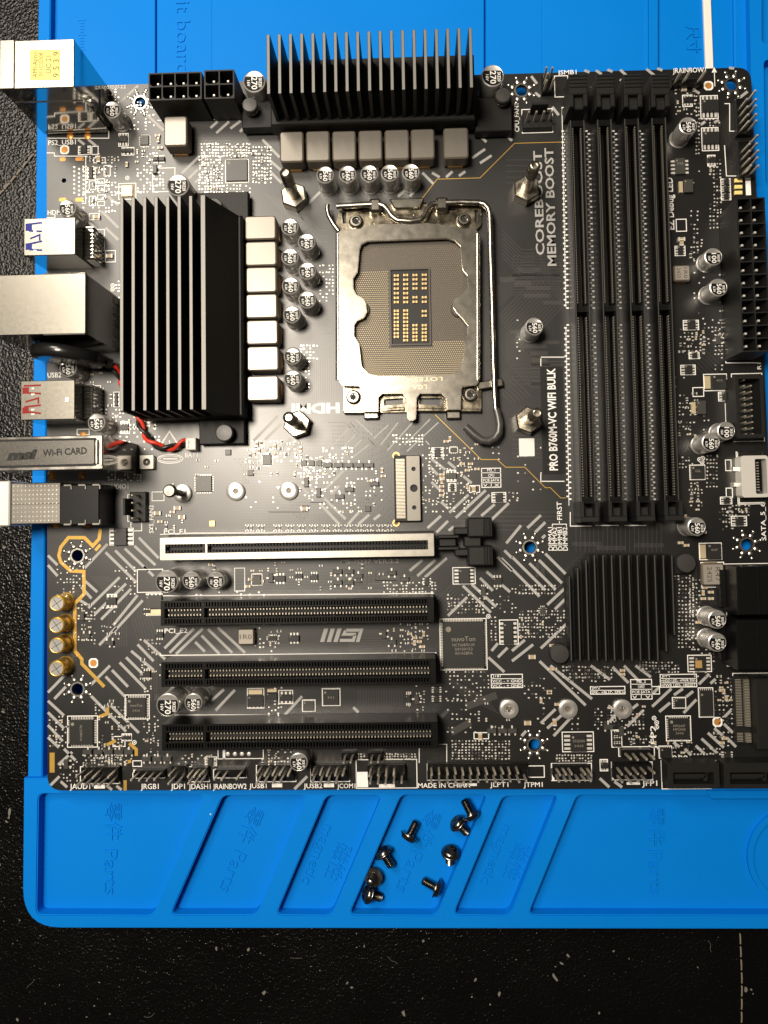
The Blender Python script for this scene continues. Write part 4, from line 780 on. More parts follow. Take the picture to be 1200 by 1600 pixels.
# chipset
zt = 8.0; zb = 2.6
P8 = [(923,867),(1053,867),(1054,1000),(1031,1033),(893,1033),(886,903)]
pts = [Vector(p) for p in poly(P8, zt)]; c = sum(pts, Vector((0, 0)))/len(pts)
loc = [(p.x-c.x, p.y-c.y) for p in pts]; m = MB(); m.prism(loc, 1.5, zb, 0, .2)
hs = add('heatsink', m.mesh('heatsink', X['fin']), mb, (c.x, c.y, 0), label='low square chipset heatsink with clipped corners')
xs = [p[0] for p in loc]; n = 13
for k in range(n):
    x = min(xs) + .7 + (max(xs)-min(xs)-1.4)*k/(n-1); ys = []
    for i in range(len(loc)):
        a, d = loc[i], loc[(i+1) % len(loc)]
        if (a[0]-x)*(d[0]-x) <= 0 and abs(a[0]-d[0]) > 1e-6: ys.append(a[1] + (d[1]-a[1])*(x-a[0])/(d[0]-a[0]))
    y0, y1 = min(ys), max(ys); m = MB(); m.box(0, 0, zb-.2, .62, y1-y0, zt, 0, .12, mt=1)
    add('fin', m.mesh('fin', [X['fin'], X['lit_chipset_fin_top']], 0), hs, (c.x+x, c.y+(y0+y1)/2, 0))
for pp, e2 in (((1073,880), (1050,885)), ((875,1022), (893,1018))):
    p0, p1 = U(*pp, 3.2), U(*e2, 3.2); m = MB(); d = (p1-p0)
    m.prism(circ(3.4, 24), 1.6, 3.1, 0, .2); m.box(d.x/2, d.y/2, 1.65, d.length, 5.6, 3.05, 0, 0, math.atan2(d.y, d.x))
    add('mounting_ear', m.mesh('mounting_ear', X['fin']), hs, (p0.x, p0.y, 0)); pushpin(hs, pp[0], pp[1], 3.1, 3.1, 3.0)
# ---------------------------------------------------------------- processor socket
z0 = 5.4
so = U(637, 480, 0); O = Vector((so.x, so.y))
def L2(px, py, z): p = U(px, py, z); return (p.x - O.x, p.y - O.y)
def S(name, m, mats, smooth=40, **k): return add(name, m.mesh(name, mats, smooth), sock, (O.x, O.y, 0), **k)
m = MB(); m.prism(roundpoly([L2(x, y, 3.0) for x, y in ((536,366),(741,366),(741,590),(536,590))], 1.0), 0, 2.6, 0, .2)
sock = add('processor_socket', m.mesh('processor_socket', X['housing']), mb, (O.x, O.y, 0), label='empty square processor socket with nickel frame and lever')
# contacts: gold springs leaning two ways in an L-shaped split
m = MB(); A, B_ = L2(553,384,3), L2(727,584,3); x0, y1 = A; x1, y0 = B_; nx, ny = 54, 64
ca, cb = L2(608,420,3), L2(674,539,3)
for j in range(ny):
    for i in range(nx):
        x = x0 + (x1-x0)*(i + (.5 if j % 2 else 0))/nx; y = y0 + (y1-y0)*j/ny
        if ca[0]-.5 < x < cb[0]+.5 and cb[1]-.5 < y < ca[1]+.5: continue
        up = (y > ca[1]-.5) if x < ca[0] else (y > cb[1]+1.4) if x > cb[0] else (y > ca[1])
        if up: d, w_ = (-.12, .30), .11
        else: d, w_ = (.06, -.34), .19
        hz = 2.95
        m.face([(x-w_, y, 2.61), (x+w_, y, 2.61), (x+w_+d[0], y+d[1], hz), (x-w_+d[0], y+d[1], hz)] if up else [(x-w_, y+.10, 2.72), (x-w_+d[0], y+d[1], hz-.1), (x+w_+d[0], y+d[1], hz-.1), (x+w_, y+.10, 2.72)], 0)
S('contact_spring', m, X['contact'], 0, kind='stuff')
m = MB(); x, y, w_, h_ = ((ca[0]+cb[0])/2, (ca[1]+cb[1])/2, cb[0]-ca[0], ca[1]-cb[1])
m.plate(rrect(w_, h_, .3, 3, x, y), [rrect(w_-1.0, h_-1.0, .2, 3, x, y)], 2.3, 3.3); S('cavity_rim', m, X['housing'], 0)
m = MB(); m.box(x, y, 2.55, w_-1.0, h_-1.0, 2.64); S('cavity_floor', m, X['substrate'], 0)
pm = MB(); pm.box(0, 0, 0, 1.5, .74, .5, 0, .05); pm.box(-.62, 0, -.0, .36, .8, .53, 1); pm.box(.62, 0, 0, .36, .8, .53, 1); pme = pm.mesh('cavity_capacitor', [X['ceramic'], X['goldpad']], 0)
for cxp, ys in ((475, (425,463,505,547,590,633,673,755,787,822,860,893,927,965,998)), (563, (420,463,505,547,590,633,673,752,787,822,858,893,927,962,995,1030)), (650, (420,460,503,545,628,670,890,927,960,995,1028)), (737, (418,460,500,543,628,670,758,800,890,925,960,995,1028))):
    for yy in ys: c = U(540 + cxp/6, 360 + yy/6, 3.0); add('cavity_capacitor', pme, sock, (c.x, c.y, 2.65))
# independent loading frame (lower plate)
m = MB()
base = [L2(x, y, 1.6) for x, y in ((533,322),(752,318),(752,352),(744,360),(744,600),(752,600),(752,643),(537,645),(537,604),(531,600),(531,362),(524,352))]
m.plate(roundpoly(base, .8, 3), [rrect(L2(738,480,1.6)[0]-L2(540,480,1.6)[0], L2(640,370,1.6)[1]-L2(640,595,1.6)[1], 1, 3, *L2(639,482,1.6))] + [[L2(a, d, 1.6) for a, d in h_] for h_ in (((589,346),(605,332),(609,335),(595,350)),((669,333),(672,330),(688,345),(683,349)),((566,329),(582,327),(582,331),(566,333)),((697,326),(712,325),(712,329),(697,330)),((600,624),(630,622),(630,632),(600,634)),((655,622),(690,622),(690,634),(655,632)),((534,332),(541,331),(541,350),(536,350)),((741,328),(747,328),(747,348),(743,350)))], .3, 1.9)
S('base_frame', m, X['stamped'], 30)
m = MB()                                               # folded-up edges of the frame
for a, d_, zz in (((533,322),(583,318),4.2),((692,317),(750,316),4.2),((537,643),(592,643),2.9),((648,640),(752,641),2.9),((597,640),(632,638),2.8)):
    p0, p1 = Vector(L2(*a, 3)), Vector(L2(*d_, 3)); dd = p1-p0; m.box((p0.x+p1.x)/2, (p0.y+p1.y)/2, .4, dd.length, 1.1, zz, 0, .25, math.atan2(dd.y, dd.x))
S('folded_edge', m, X['stamped'], 30, kind='stuff')
# loading plate with the shaped opening
OP = [(130,180),(150,130),(205,100),(950,72),(1020,95),(1075,150),(1085,330),(1100,380),(1140,425),(1143,530),(1105,588),(1030,632),(1008,665),(1006,725),(1030,765),(1100,838),(1143,895),(1140,980),(1108,1045),(1100,1200),(1075,1285),(1020,1340),(930,1358),(300,1362),(215,1345),(150,1275),(125,1065),(78,985),(80,885),(110,845),(172,818),(200,765),(192,685),(165,640),(100,600),(72,545),(70,450),(112,388)]
opening = [L2(540 + x/6, 360 + y/6, z0) for x, y in OP]
PL = [(527,364),(532,360),(562,357),(585,350),(668,348),(700,352),(726,357),(742,357),(747,362),(748,597),(744,602),(723,604),(721,609),(720,640),(698,640),(697,622),(690,615),(656,615),(651,622),(650,654),(646,657),(640,657),(636,653),(635,622),(629,615),(597,615),(591,621),(591,643),(568,643),(566,610),(561,603),(535,602),(530,597)]
m = MB(); ol = [L2(x, y, z0) for x, y in PL]
m.plate(ol, [opening], z0-1.2, z0-.25); m.plate(inset(ol if area2(ol) > 0 else ol[::-1], .22), [inset(opening if area2(opening) > 0 else opening[::-1], -.2)], z0-.3, z0)
lp = S('load_plate', m, X['nickel'], 30)
m = MB()
for sgn, xx in ((1, 528.5), (-1, 746.5)):              # rolled side rails
    m.tube([(*L2(xx, y, z0-.8), z0-.85) for y in range(366, 600, 12)], .95, 10)
add('rolled_rail', m.mesh('rolled_rail', X['nickel'], 60), lp, (O.x, O.y, 0), kind='stuff')
m = MB(); m.text('LOTES 42974A', *L2(642,593,z0), 1.35, math.pi, z0+.02, 0, 21); m.text('LGA-1700', *L2(641,605,z0), 1.5, math.pi, z0+.02, 0, 11); m.line(L2(556,590,z0), L2(563,594,z0), .2, z0+.02); m.line(L2(556,590,z0), L2(558,583,z0), .2, z0+.02)
add('stamped_lettering', m.mesh('stamped_lettering', X['contact'], 0), lp, (O.x, O.y, 0), kind='stuff')
# screws, hinge clips, lever, left hook, side tabs
sm = MB(); sm.lathe([(2.5, 0), (2.5, .5), (2.1, .7), (2.1, 1.5), (1.85, 1.8), (1.3, 1.82), (1.1, .9), (.05, .85)], 24); sm.prism([(1.18*math.cos(R(30*k))*(1 if k % 2 else .72), 1.18*math.sin(R(30*k))*(1 if k % 2 else .72)) for k in range(12)], .8, 1.0, 1); scm = sm.mesh('frame_screw', [X['nickel'], X['cavity']])
for x, y in ((556,345),(725,342),(552,620),(735,616)): c = U(x, y, 3.4); add('frame_screw', scm, sock, (c.x, c.y, 1.9))
for x0_, y0_, x1_, y1_ in ((577,309,595,331),(681,307,700,328)):
    x, y, w_, h_ = UR(x0_, y0_, x1_, y1_, 5.5); m = MB(); m.box(0, 0, 1.5, w_, h_, 5.6, 0, .8, r=.8); add('hinge_clip', m.mesh('hinge_clip', X['nickel']), sock, (x, y, 0))
zl = 4.6
lev = [(526,322.5,zl),(560,320.5,zl),(592,319,zl),(600,322,zl),(606,329,zl+.4),(612,338,zl+.9),(620,344,zl+1.0),(640,346,zl+1.0),(656,344,zl+1.0),(663,337,zl+.9),(668,327,zl+.4),(675,319,zl),(686,317,zl),(720,316,zl),(748,316.5,zl),(757,319,zl+.1),(763,326,zl+.3),(765.5,336,zl+.4),(767,400,zl+.5),(769,470,zl+.5),(771,560,zl+.5),(773,620,zl+.5),(775,646,zl+.4)]
m = MB(); m.tube([(*L2(x, y, z), z) for x, y, z in lev], .95, 12); S('lever', m, X['lever'], 60)
hk = [(775,640),(778,652),(780,664),(779,676),(773,685),(763,689.5),(752,688),(741,680),(727,667)]
hp = [Vector(L2(x, y, zl)) for x, y in hk]
m = MB(); m.tube([(p.x, p.y, zl+.4) for p in hp], 1.35, 12); S('lever_grip', m, X['sleeve'], 60)
m = MB(); m.tube([(*L2(x, y, 3.5), z) for x, y, z in ((512.5,321,3.9),(511.5,328,4.1),(514,339,4.2),(521,351,4.0),(529,361,3.6))], .8, 10); S('guide_hook', m, X['nickel'], 60)
x, y, w_, h_ = UR(746,594,786,606,3.0); m = MB(); m.box(0, 0, 1.8, w_, h_, 3.2, 0, .3, R(8)); add('lever_latch', m.mesh('lever_latch', X['nickel']), sock, (x, y, 0))
x, y, w_, h_ = UR(608,309,664,327,3.6); m = MB(); m.prism(roundpoly([(-w_/2, h_/2), (w_/2, h_/2), (w_*.36, -h_*.4), (-w_*.36, -h_*.4)], .8), 1.2, 3.4, 0, .4); add('lever_catch', m.mesh('lever_catch', X['nickel']), sock, (x, y, 0))
m = MB(); m.plate(roundpoly([L2(x, y, 2.2) for x, y in ((596,330),(676,328),(690,348),(582,350))], 1.2), [rrect(6.5, 1.1, .4, 3, *L2(632,338,2.2))], 1.9, 2.4); S('hinge_plate', m, X['stamped'], 30)
for x0_, x1_ in ((568,592), (697,720)):
    x, y, w_, h_ = UR(x0_, 642, x1_, 655, 2.0); m = MB(); m.box(0, 0, .5, w_, h_, 2.2, 0, .5, r=.5); add('hinge_tab', m.mesh('hinge_tab', X['nickel']), sock, (x, y, 0))
for sg, cx_, cy_ in ((1, 564, 484), (-1, 718, 482)):
    x, y = L2(cx_, cy_, 3.6); m = MB(); m.prism(circ(3.0, 20, x, y), 2.6, 3.7, 0, .3); S('alignment_tab', m, X['housing'])
# cooler studs
m = MB(); r6 = 4.75
m.prism(circ(r6, 6, 0, 0, R(12)), .05, 4.2, 0, .5); hexm = m.mesh('hex_base', X['zinc'], 30)
m = MB(); prof = [(1.9, 4.2), (1.9, 13.2)]
for k in range(9): prof += [(1.62, 13.4 + k*.75), (1.9, 13.4 + k*.75 + .35)]
prof += [(1.6, 20.4), (1.1, 20.6), (1.05, 20.0), (.05, 20.0)]; m.lathe(prof, 18); stm = m.mesh('threaded_stud', X['zinc'], 50)
for x, y in ((458.5,304),(823,294),(463.5,662),(826.5,656)):
    c = U(x, y, 4.2); o = add('cooler_standoff', hexm, mb, (c.x, c.y, 0), rnd.uniform(0, 1)); add('threaded_stud', stm, o, (c.x, c.y, 0))
# ---------------------------------------------------------------- memory slots
zs = 8.6
ytop, ybot = U(950,186,zs).y, U(960,786,zs).y; xs0, xs1 = U(911,500,zs).x, U(1040,500,zs).x
Ls = ytop - ybot; cyS = (ytop+ybot)/2
m = MB(); W_ = 6.5
for sg in (-1, 1):
    m.box(sg*2.2, 0, .3, .55, Ls, zs, 0, .12, mt=1)                                   # outer walls
    for k in range(144):                                                          # comb between wall and groove
        y = -Ls/2 + 1.2 + (Ls-2.4)*k/143
        m.box(sg*1.72, y, zs-2.2, .5, .36, zs-.7, 0)
m.box(0, 0, .3, 2.0, Ls, 3.0, 0)
m.box(0, Ls*.003, 3.0, 3.9, 1.9, zs-1.1, 0)
for y in (Ls/2-1.0, -Ls/2+1.0): m.box(0, y, .3, 3.9, 2.0, zs-.4, 0)
slotm = m.mesh('memory_slot', [X['plastic'], X['rail_highlight']], 0)
m = MB()
for sg in (-1, 1):
    for k in range(144):
        y = -Ls/2 + 1.2 + (Ls-2.4)*(k+.5)/143
        if abs(y) > 1.8: m.box(sg*1.34, y, zs-2.6, .22, .34, zs-1.0)
slotc = m.mesh('slot_contact', X['pin'], 0)
m = MB()                                                                          # upper latch: ribbed paddle
m.box(0, 0, 2.4, 5.9, 7.0, 11.2, 0, .3)
for k in range(4): m.box(0, 1.2 - k*1.25 + 1.6, 11.15, 5.7, .55, 11.6, 0, .15)
m.box(0, -5.2, .3, 6.3, 4.6, 9.2, 0, .3); m.box(-2.3, -5.0, 9.1, 1.5, 5.0, 11.0, 0, .3); m.box(2.3, -5.0, 9.1, 1.5, 5.0, 11.0, 0, .3); latm = m.mesh('latch', X['plastic2'], 0)
m = MB(); m.box(0, -3.0, .3, 6.0, 1.9, 10.6, 0, .3); m.box(2.35, .2, .3, 1.3, 5.2, 10.2, 0, .2); m.box(-2.35, .2, .3, 1.3, 5.2, 10.2, 0, .2); m.box(0, -.7, .3, 3.3, 2.8, 7.4, 0, .2); endm = m.mesh('slot_end', X['plastic2'], 0)
for i in range(4):
    x = xs0 + (xs1-xs0)*i/3
    o = add('memory_slot', slotm, mb, (x, cyS, 0)); add('slot_contact', slotc, o, (x, cyS, 0), kind='stuff')
    p = U(910 + 45*i + (i-1.5)*0, 131, 11.2); add('latch', latm, o, (x+.15, p.y, 0)); add('slot_end', endm, o, (x, ybot-2.2, 0))
# ---------------------------------------------------------------- expansion slots
def pslot(x0, y0, x1, y1, z, armoured):
    x, y, w_, h_ = UR(x0, y0, x1, y1, z); m = MB(); key = -w_/2 + w_*.155
    if armoured:
        m.plate(rrect(w_, h_, .3, 3), [rrect(w_*.148, 3.0, .1, 2, -w_/2 + 1.7 + w_*.074, 0), rrect(w_*.805, 3.0, .1, 2, w_/2 - 1.9 - w_*.4025, 0)], .6, z, 0)
        o = add('expansion_slot', m.mesh('expansion_slot', X['clad'], 0), mb, (x, y, 0), label='steel-clad expansion slot'); i_ = MB()
        i_.box(0, 0, .5, w_-2.4, 3.2, z-3.2, 0); i_.box(key+.4, 0, 1, 1.0, 3.1, z-.4, 1)
        for k in range(82):
            xx = -w_/2 + 2.2 + (w_-4.6)*k/81
            if abs(xx-key) > 1:
                for sg in (-1, 1): i_.box(xx, sg*.95, z-3.3, .5, .7, z-1.0, 1)
        add('slot_insert', i_.mesh('slot_insert', [X['plastic'], X['plastic2']], 0), o, (x, y, 0), kind='stuff')
        b2 = MB(); b2.box(-.2, .2, .1, w_+.8, h_+1.0, .59); add('slot_base', b2.mesh('slot_base', X['plastic'], 0), o, (x, y, 0)); return o
    for sg in (-1, 1):
        m.box(0, sg*(h_/2-.35), .3, w_, .7, z, 0, .1); m.box(0, sg*1.75, .3, w_-1, .55, z-.05, 0, .08)
        for k in range(92):
            xx = -w_/2 + 1.2 + (w_-2.4)*k/91; m.box(xx, sg*(h_/2 + 1.75 - .15)/2, z-2.6, .42, h_/2 - 2.2, z-.25, 0)
    for xx, ww in ((-w_/2+.6, 1.2), (w_/2-.9, 1.8), (key, .9)): m.box(xx, 0, .3, ww, h_-1.2, z-.08, 0)
    m.box(0, 0, .25, w_-.5, h_-.6, z-3.2, 1)
    o = add('expansion_slot', m.mesh('expansion_slot', [X['plastic'], X['cavity']], 0), mb, (x, y, 0)); i_ = MB()
    for k in range(82):
        xx = -w_/2 + 2.2 + (w_-4.6)*k/81
        if abs(xx-key) > 1:
            for sg in (-1, 1): i_.box(xx, sg*.8, z-3.1, .34, .5, z-1.4)
    add('slot_contact', i_.mesh('slot_contact', X['pin'], 0), o, (x, y, 0), kind='stuff'); return o
ps1 = pslot(249,837,677,872,11.0, True); pslot(250,936,677,975,11.0, False); pslot(251,1032,680,1071,11.0, False); pslot(252,1130,683,1171,11.0, False)
m = MB(); zc = 10.0; x, y, w_, h_ = UR(716,808,769,885,zc); W4 = w_
m.box(w_*.14, h_*.29, 1.0, w_*.72, h_*.40, zc, 0, .5, r=.6); m.box(w_*.14, -h_*.29, 1.0, w_*.72, h_*.40, zc, 0, .5); m.box(-w_*.06, 0, 1.0, w_*.5, h_*.2, zc-2.2, 0, .3); m.box(-w_*.4, h_*.22, 1.0, w_*.4, h_*.14, zc-1.5, 0, .3); m.box(-w_*.4, -h_*.22, 1.0, w_*.4, h_*.14, zc-1.5, 0, .3)
for sg in (-1, 1):
    for k in range(4): m.box(w_*(.26 + .075*k), sg*h_*.29, zc-.1, .45, h_*.38, zc+.45, 0, .15)
m.box(-w_*.78, h_*.11, .4, w_*.62, h_*.06, zc-1.2, 0, .2); m.box(-w_*.78, -h_*.13, .4, w_*.62, h_*.06, zc-1.2, 0, .2); m.box(-w_*.8, 0, .4, w_*.5, h_*.18, zc-4, 0, .2)
add('release_latch', m.mesh('release_latch', X['plastic2'], 0), ps1, (x, y, 0))
# ---------------------------------------------------------------- M.2 sockets and posts
x, y, w_, h_ = UR(616,711,657,815,3.0); m = MB(); m.box(0, 0, .1, w_, h_, 2.2, 0, .2)
ms = add('card_socket', m.mesh('card_socket', X['plastic2'], 0), mb, (x, y, 0)); m = MB()
m.plate(rrect(w_*.50, h_*.97, .3, 3, w_*.23, 0), [circ(.75, 14, w_*.25, h_*.29), circ(1.3, 16, w_*.25, 0), circ(.75, 14, w_*.25, -h_*.29)], 2.25, 3.2); add('metal_cover', m.mesh('metal_cover', X['dull'], 0), ms, (x, y, 0))
m = MB()
for k in range(42): m.box(-w_*.26, -h_*.44 + h_*.88*k/41, 2.2, w_*.34, .24, 2.35)
add('card_contact', m.mesh('card_contact', X['pin'], 0), ms, (x, y, 0), kind='stuff')
for x_, y_ in ((619,712),(619,817)): c = U(x_, y_); m = MB(); m.plate(circ(1.25, 18), [circ(.7, 18)], .05, .3); add('solder_eyelet', m.mesh('solder_eyelet', X['goldpad'], 0), ms, (c.x, c.y, 0))
zz = 6.5; x, y, w_, h_ = UR(1150,1056,1240,1166,3.0); m = MB(); m.box(w_*.13, 0, .1, w_*.72, h_, zz, 0, .3); m.box(-w_*.3, 0, .1, w_*.40, h_*.96, 1.6, 0, .1)
ms = add('card_socket', m.mesh('card_socket', X['plastic2'], 0), mb, (x, y, 0)); m = MB()
for k in range(40):
    yy = h_*.44 - h_*.88*k/39
    if k in (30, 31, 32, 33): continue
    m.box(-w_*.42, yy, 1.6, w_*.10, .17, 1.95, 0); m.box(-w_*.29, yy, 1.6, w_*.09, .19, 2.8, 0)
add('card_contact', m.mesh('card_contact', X['pin'], 0), ms, (x, y, 0), kind='stuff')
m = MB(); m.text('242303', w_*.05, 0, 1.8, math.pi/2, zz+.02, 0, 6.5); add('marking', m.mesh('marking', X['icprint'], 0), ms, (x, y, 0), kind='stuff')
m = MB(); m.lathe([(3.15, 0), (3.15, .9), (2.95, 1.05), (1.8, 1.05), (1.65, .75), (1.0, .7), (.95, .1), (.05, .1)], 28, ms=[0, 0, 0, 0, 0, 0, 1, 1]); pom = m.mesh('card_post', [X['alu'], X['chokeside']], 40)
for x_, y_ in ((369,768),(452,767),(795,1107),(887,1107),(972,1107)): c = U(x_, y_); add('card_post', pom, mb, (c.x, c.y, .01))
c = U(286, 771); o = add('card_post', pom, mb, (c.x, c.y, .01)); m = MB()
d = U(265, 767, 11) - c; m.tube([(0, 0, .6), (d.x*.45, d.y*.45, 5), (d.x, d.y, 10.5)], 1.15, 12); m.lathe([(2.2, 10.2), (2.2, 10.9), (1.7, 11.6), (.3, 11.6)], 18, 0, d.x, d.y); add('captive_screw', m.mesh('captive_screw', X['blacknickel'], 40), o, (c.x, c.y, 0))
# ---------------------------------------------------------------- power connectors
def power(x0, y0, x1, y1, nx, ny, z, label):
    x, y, w_, h_ = UR(x0, y0, x1, y1, z); m = MB(); t = .55; cw, chh = (w_-t*.9)/nx, (h_-t*.9)/ny
    cells = []
    for i in range(nx):
        for j in range(ny):
            cx_, cy_ = -w_/2 + t*.45 + cw*(i+.5), -h_/2 + t*.45 + chh*(j+.5); a, d_ = cw-t*.75, chh-t*.75
            k = .75 if (i + j) % 2 else 0
            cells.append([(cx_-a/2, cy_-d_/2+k), (cx_-a/2+k, cy_-d_/2), (cx_+a/2-k, cy_-d_/2), (cx_+a/2, cy_-d_/2+k), (cx_+a/2, cy_+d_/2), (cx_-a/2, cy_+d_/2)] if k else rrect(a, d_, 0, 1, cx_, cy_))
    m.plate(rrect(w_, h_, .15, 2), cells, .3, z); m.box(0, 0, .25, w_-.6, h_-.6, 4.0, 1)
    o = add('power_connector', m.mesh('power_connector', [X['plastic2'], X['cavity']], 0), mb, (x, y, 0), label=label)
    pm_ = MB(); pm_.box(0, 0, 4, .72, .72, z-2.2, 0, .15); pme_ = pm_.mesh('pin', X['pad'], 0)
    for i in range(nx):
        for j in range(ny): add('pin', pme_, o, (x - w_/2 + t*.45 + cw*(i+.5), y - h_/2 + t*.45 + chh*(j+.5), 0))
    return o
power(232,113,315,156,4,2,13.6,'eight-cell black power connector'); power(319,109,366,154,2,2,13.6,'four-cell black power connector'); power(1155,308,1200,549,2,12,13.5,'long black power connector with two columns of cells')
# ---------------------------------------------------------------- pin headers
pmh = MB(); pmh.box(0, 0, .1, .64, .64, 8.6, 0, .22); PINM = pmh.mesh('pin', X['pin'], 0)
def header(px, py, nx, ny, skip=(), pitch=2.54, name='pin_header', bh=2.5, pin=None, rot=0.0):
    c = U(px, py, bh); m = MB()
    m.prism(rrect(nx*pitch-.1, ny*pitch-.1, .3, 2), .05, bh, 0, .2)
    o = add(name, m.mesh(name, X['plastic'], 0), mb, (c.x, c.y, 0))
    for i in range(nx):
        for j in range(ny):
            if (i, j) in skip: continue
            tx, ty = rnd.uniform(-.03, .03), rnd.uniform(-.03, .03)
            M = Matrix.Translation(Vector((c.x + (i-(nx-1)/2)*pitch, c.y + (j-(ny-1)/2)*pitch, 0))*MM) @ Matrix.Rotation(tx, 4, 'X') @ Matrix.Rotation(ty, 4, 'Y')
            add('pin', pin or PINM, o, mat4=M)
    return o
header(156,1211,5,2,((3,1),)); header(233,1210,4,1); header(279,1209,2,2,((1,1),)); header(311,1209,3,2,pitch=2.0); header(359,1209,4,1,((2,0),)); header(431,1208,5,2,((4,0),)); header(515,1208,5,2,((4,0),)); header(604,1208,5,2,((4,1),)); header(545,1183,2,1); header(587,1183,2,1)
header(746,1206,13,2,((12,1),)); header(893,1206,6,2,((3,1),),2.0); header(989,1206,5,2,((4,0),)); header(995,1178,4,1); header(1163,181,2,5,((0,4),)); header(1166,249,2,5,((0,4),)); header(1073,128,4,1,((2,0),)); header(855,131,2,3,((1,1),),2.0)
def fan(px, py, n, rot):
    c = U(px, py, 2.5); m = MB(); m.box(0, 0, .05, n*2.54, 5.6, 2.4, 0, .2); m.box(0, 2.3, 2.3, n*2.54*.55, .9, 8.5, 0, .2); M = Matrix.Translation(Vector((c.x, c.y, 0))*MM) @ Matrix.Rotation(rot, 4, 'Z')
    o = add('fan_header', m.mesh('fan_header', X['plastic2'], 0), mb, mat4=M)
    for k in range(n): add('pin', PINM, o, mat4=M @ Matrix.Translation(Vector(((k-(n-1)/2)*2.54, -.4, 0))*MM))
fan(840,187,4,0); fan(215,792,4,math.pi/2)
# USB headers on the right edge
x, y, w_, h_ = UR(1150,586,1194,684,8.0); m = MB(); m.plate(rrect(w_, h_, .4, 3), [rrect(w_-2.2, h_-2.4, .3, 3)], .1, 8.0); m.box(0, 0, .05, w_-.6, h_-.6, 1.5, 0); m.box(-w_/2+.6, 0, .1, 1.25, 4.2, 8.4, 0)
o = add('shrouded_header', m.mesh('shrouded_header', X['plastic2'], 0), mb, (x, y, 0)); pp_ = MB(); pp_.box(0, 0, 1.4, .5, .5, 7.0, 0, .12); ppm = pp_.mesh('pin', X['pin'], 0)
for j in range(10):
    for i in (-1, 1):
        if (i, j) != (1, 9): add('pin', ppm, o, (x + i*1.1, y - 9 + 2*j, 0))
x, y, w_, h_ = UR(1157,712,1200,777,4.0); m = MB(); m.plate(rrect(w_, h_, 1.0, 4), [rrect(w_*.42, h_*.84, .5, 3, w_*.22, 0)], .1, 4.6); o = add('port_header', m.mesh('port_header', X['pad'], 30), mb, (x, y, 0))
m = MB(); m.box(w_*.22, 0, .08, w_*.40, h_*.82, 1.2, 0); m.box(w_*.22, 0, 1.1, 1.0, h_*.7, 4.0, 0)
for k in range(11): m.box(w_*.22-.8, -h_*.33 + h_*.66*k/10, 1.1, .7, .35, 4.1, 1)
add('header_tongue', m.mesh('header_tongue', [X['plastic'], X['pin']], 0), o, (x, y, 0), kind='stuff')
for k in (-.18, .2): m = MB(); m.box(-w_*.5, h_*k, .05, 2.6, 1.6, 1.2, 0, .2); add('shield_foot', m.mesh('shield_foot', X['solder'], 0), o, (x, y, 0))
# SATA sockets
for y0_, y1_ in ((885,961), (968,1047)):
    zz = 12.5; x, y, w_, h_ = UR(1152, y0_, 1250, y1_, zz); m = MB(); m.box(0, 0, .2, w_, h_, zz, 0, .35); m.box(-w_*.16, 0, zz-.1, .7, h_*.98, zz+.25, 0, .15); m.box(-w_/2-.8, 0, .2, 1.8, h_*.8, 4, 0, .2)
    add('drive_socket', m.mesh('drive_socket', X['plastic'], 0), mb, (x, y, 0))
for x0_, x1_ in ((1043,1124), (1131,1218)):
    zz = 6.0; x, y, w_, h_ = UR(x0_, 1192, x1_, 1232, zz); m = MB(); m.plate(rrect(w_, h_, .3, 3), [rrect(w_*.78, h_*.46, .2, 2, 0, -h_*.1)], .2, zz); m.box(0, -h_*.1, .15, w_*.8, h_*.5, 1.4, 1); m.box(-.6, -h_*.06, 1.3, w_*.6, 1.2, zz-1.0, 0, .1); m.box(w_*.26, -h_*.15, 1.3, 1.2, 2.0, zz-1.0, 0, .1)
    add('drive_socket', m.mesh('drive_socket', [X['plastic2'], X['cavity']], 0), mb, (x, y, 0))
# ---------------------------------------------------------------- rear ports
def shell(name, x0, y0, x1, y1, z, wall='mirror', top='satin', label=None):
    x, y, w_, h_ = UR(x0, y0, x1, y1, z); m = MB(); m.box(0, 0, .25, w_, h_, z-.3, 0, 0, mt=0)
    o = add(name, m.mesh(name, X[wall], 0), mb, (x, y, 0), label=label); t = MB(); t.box(0, 0, z-.32, w_+.24, h_+.24, z, 0, .18, r=.35); add('top_cover', t.mesh('top_cover', X[top], 40), o, (x, y, 0)); return o, x, y, w_, h_
def onto(o, name, fn, mats, x, y, z=0, **k): m = MB(); fn(m); return add(name, m.mesh(name, mats, 0), o, (x, y, z), **k)
def px2(x, y, z, ox, oy): p = U(x, y, z); return (p.x-ox, p.y-oy)
zz = 28.0; o, x, y, w_, h_ = shell('keyboard_port', 1, 63, 115, 137, zz, label='tall metal port block with a yellow sticker on top')
def st_(m): m.prism(roundpoly([px2(a, c_, zz, x, y) for a, c_ in ((47,78),(94,78),(94,125),(47,125))], .5), .0, .08, 0)
onto(o, 'yellow_sticker', st_, X['yellow'], x, y, zz)
def tx_(m):
    for s, px_, hh, ln in (('AMI-Aptio',56,1.5,8.3),("01'(C)2008",65,1.2,7.6),('UC 21',76,1.7,5.6),('9 5 3 9',88,2.0,8.2)): m.text(s, *px2(px_,101,zz,x,y), hh, math.pi/2, .1, 0, ln)
onto(o, 'sticker_lettering', tx_, X['print'], x, y, zz, kind='stuff')
onto(o, 'front_flange', lambda m: m.box(-w_/2 + 2.2, 0, zz-.1, 4.6, h_+.5, zz+.35, 0, .2), X['satin'], x, y)
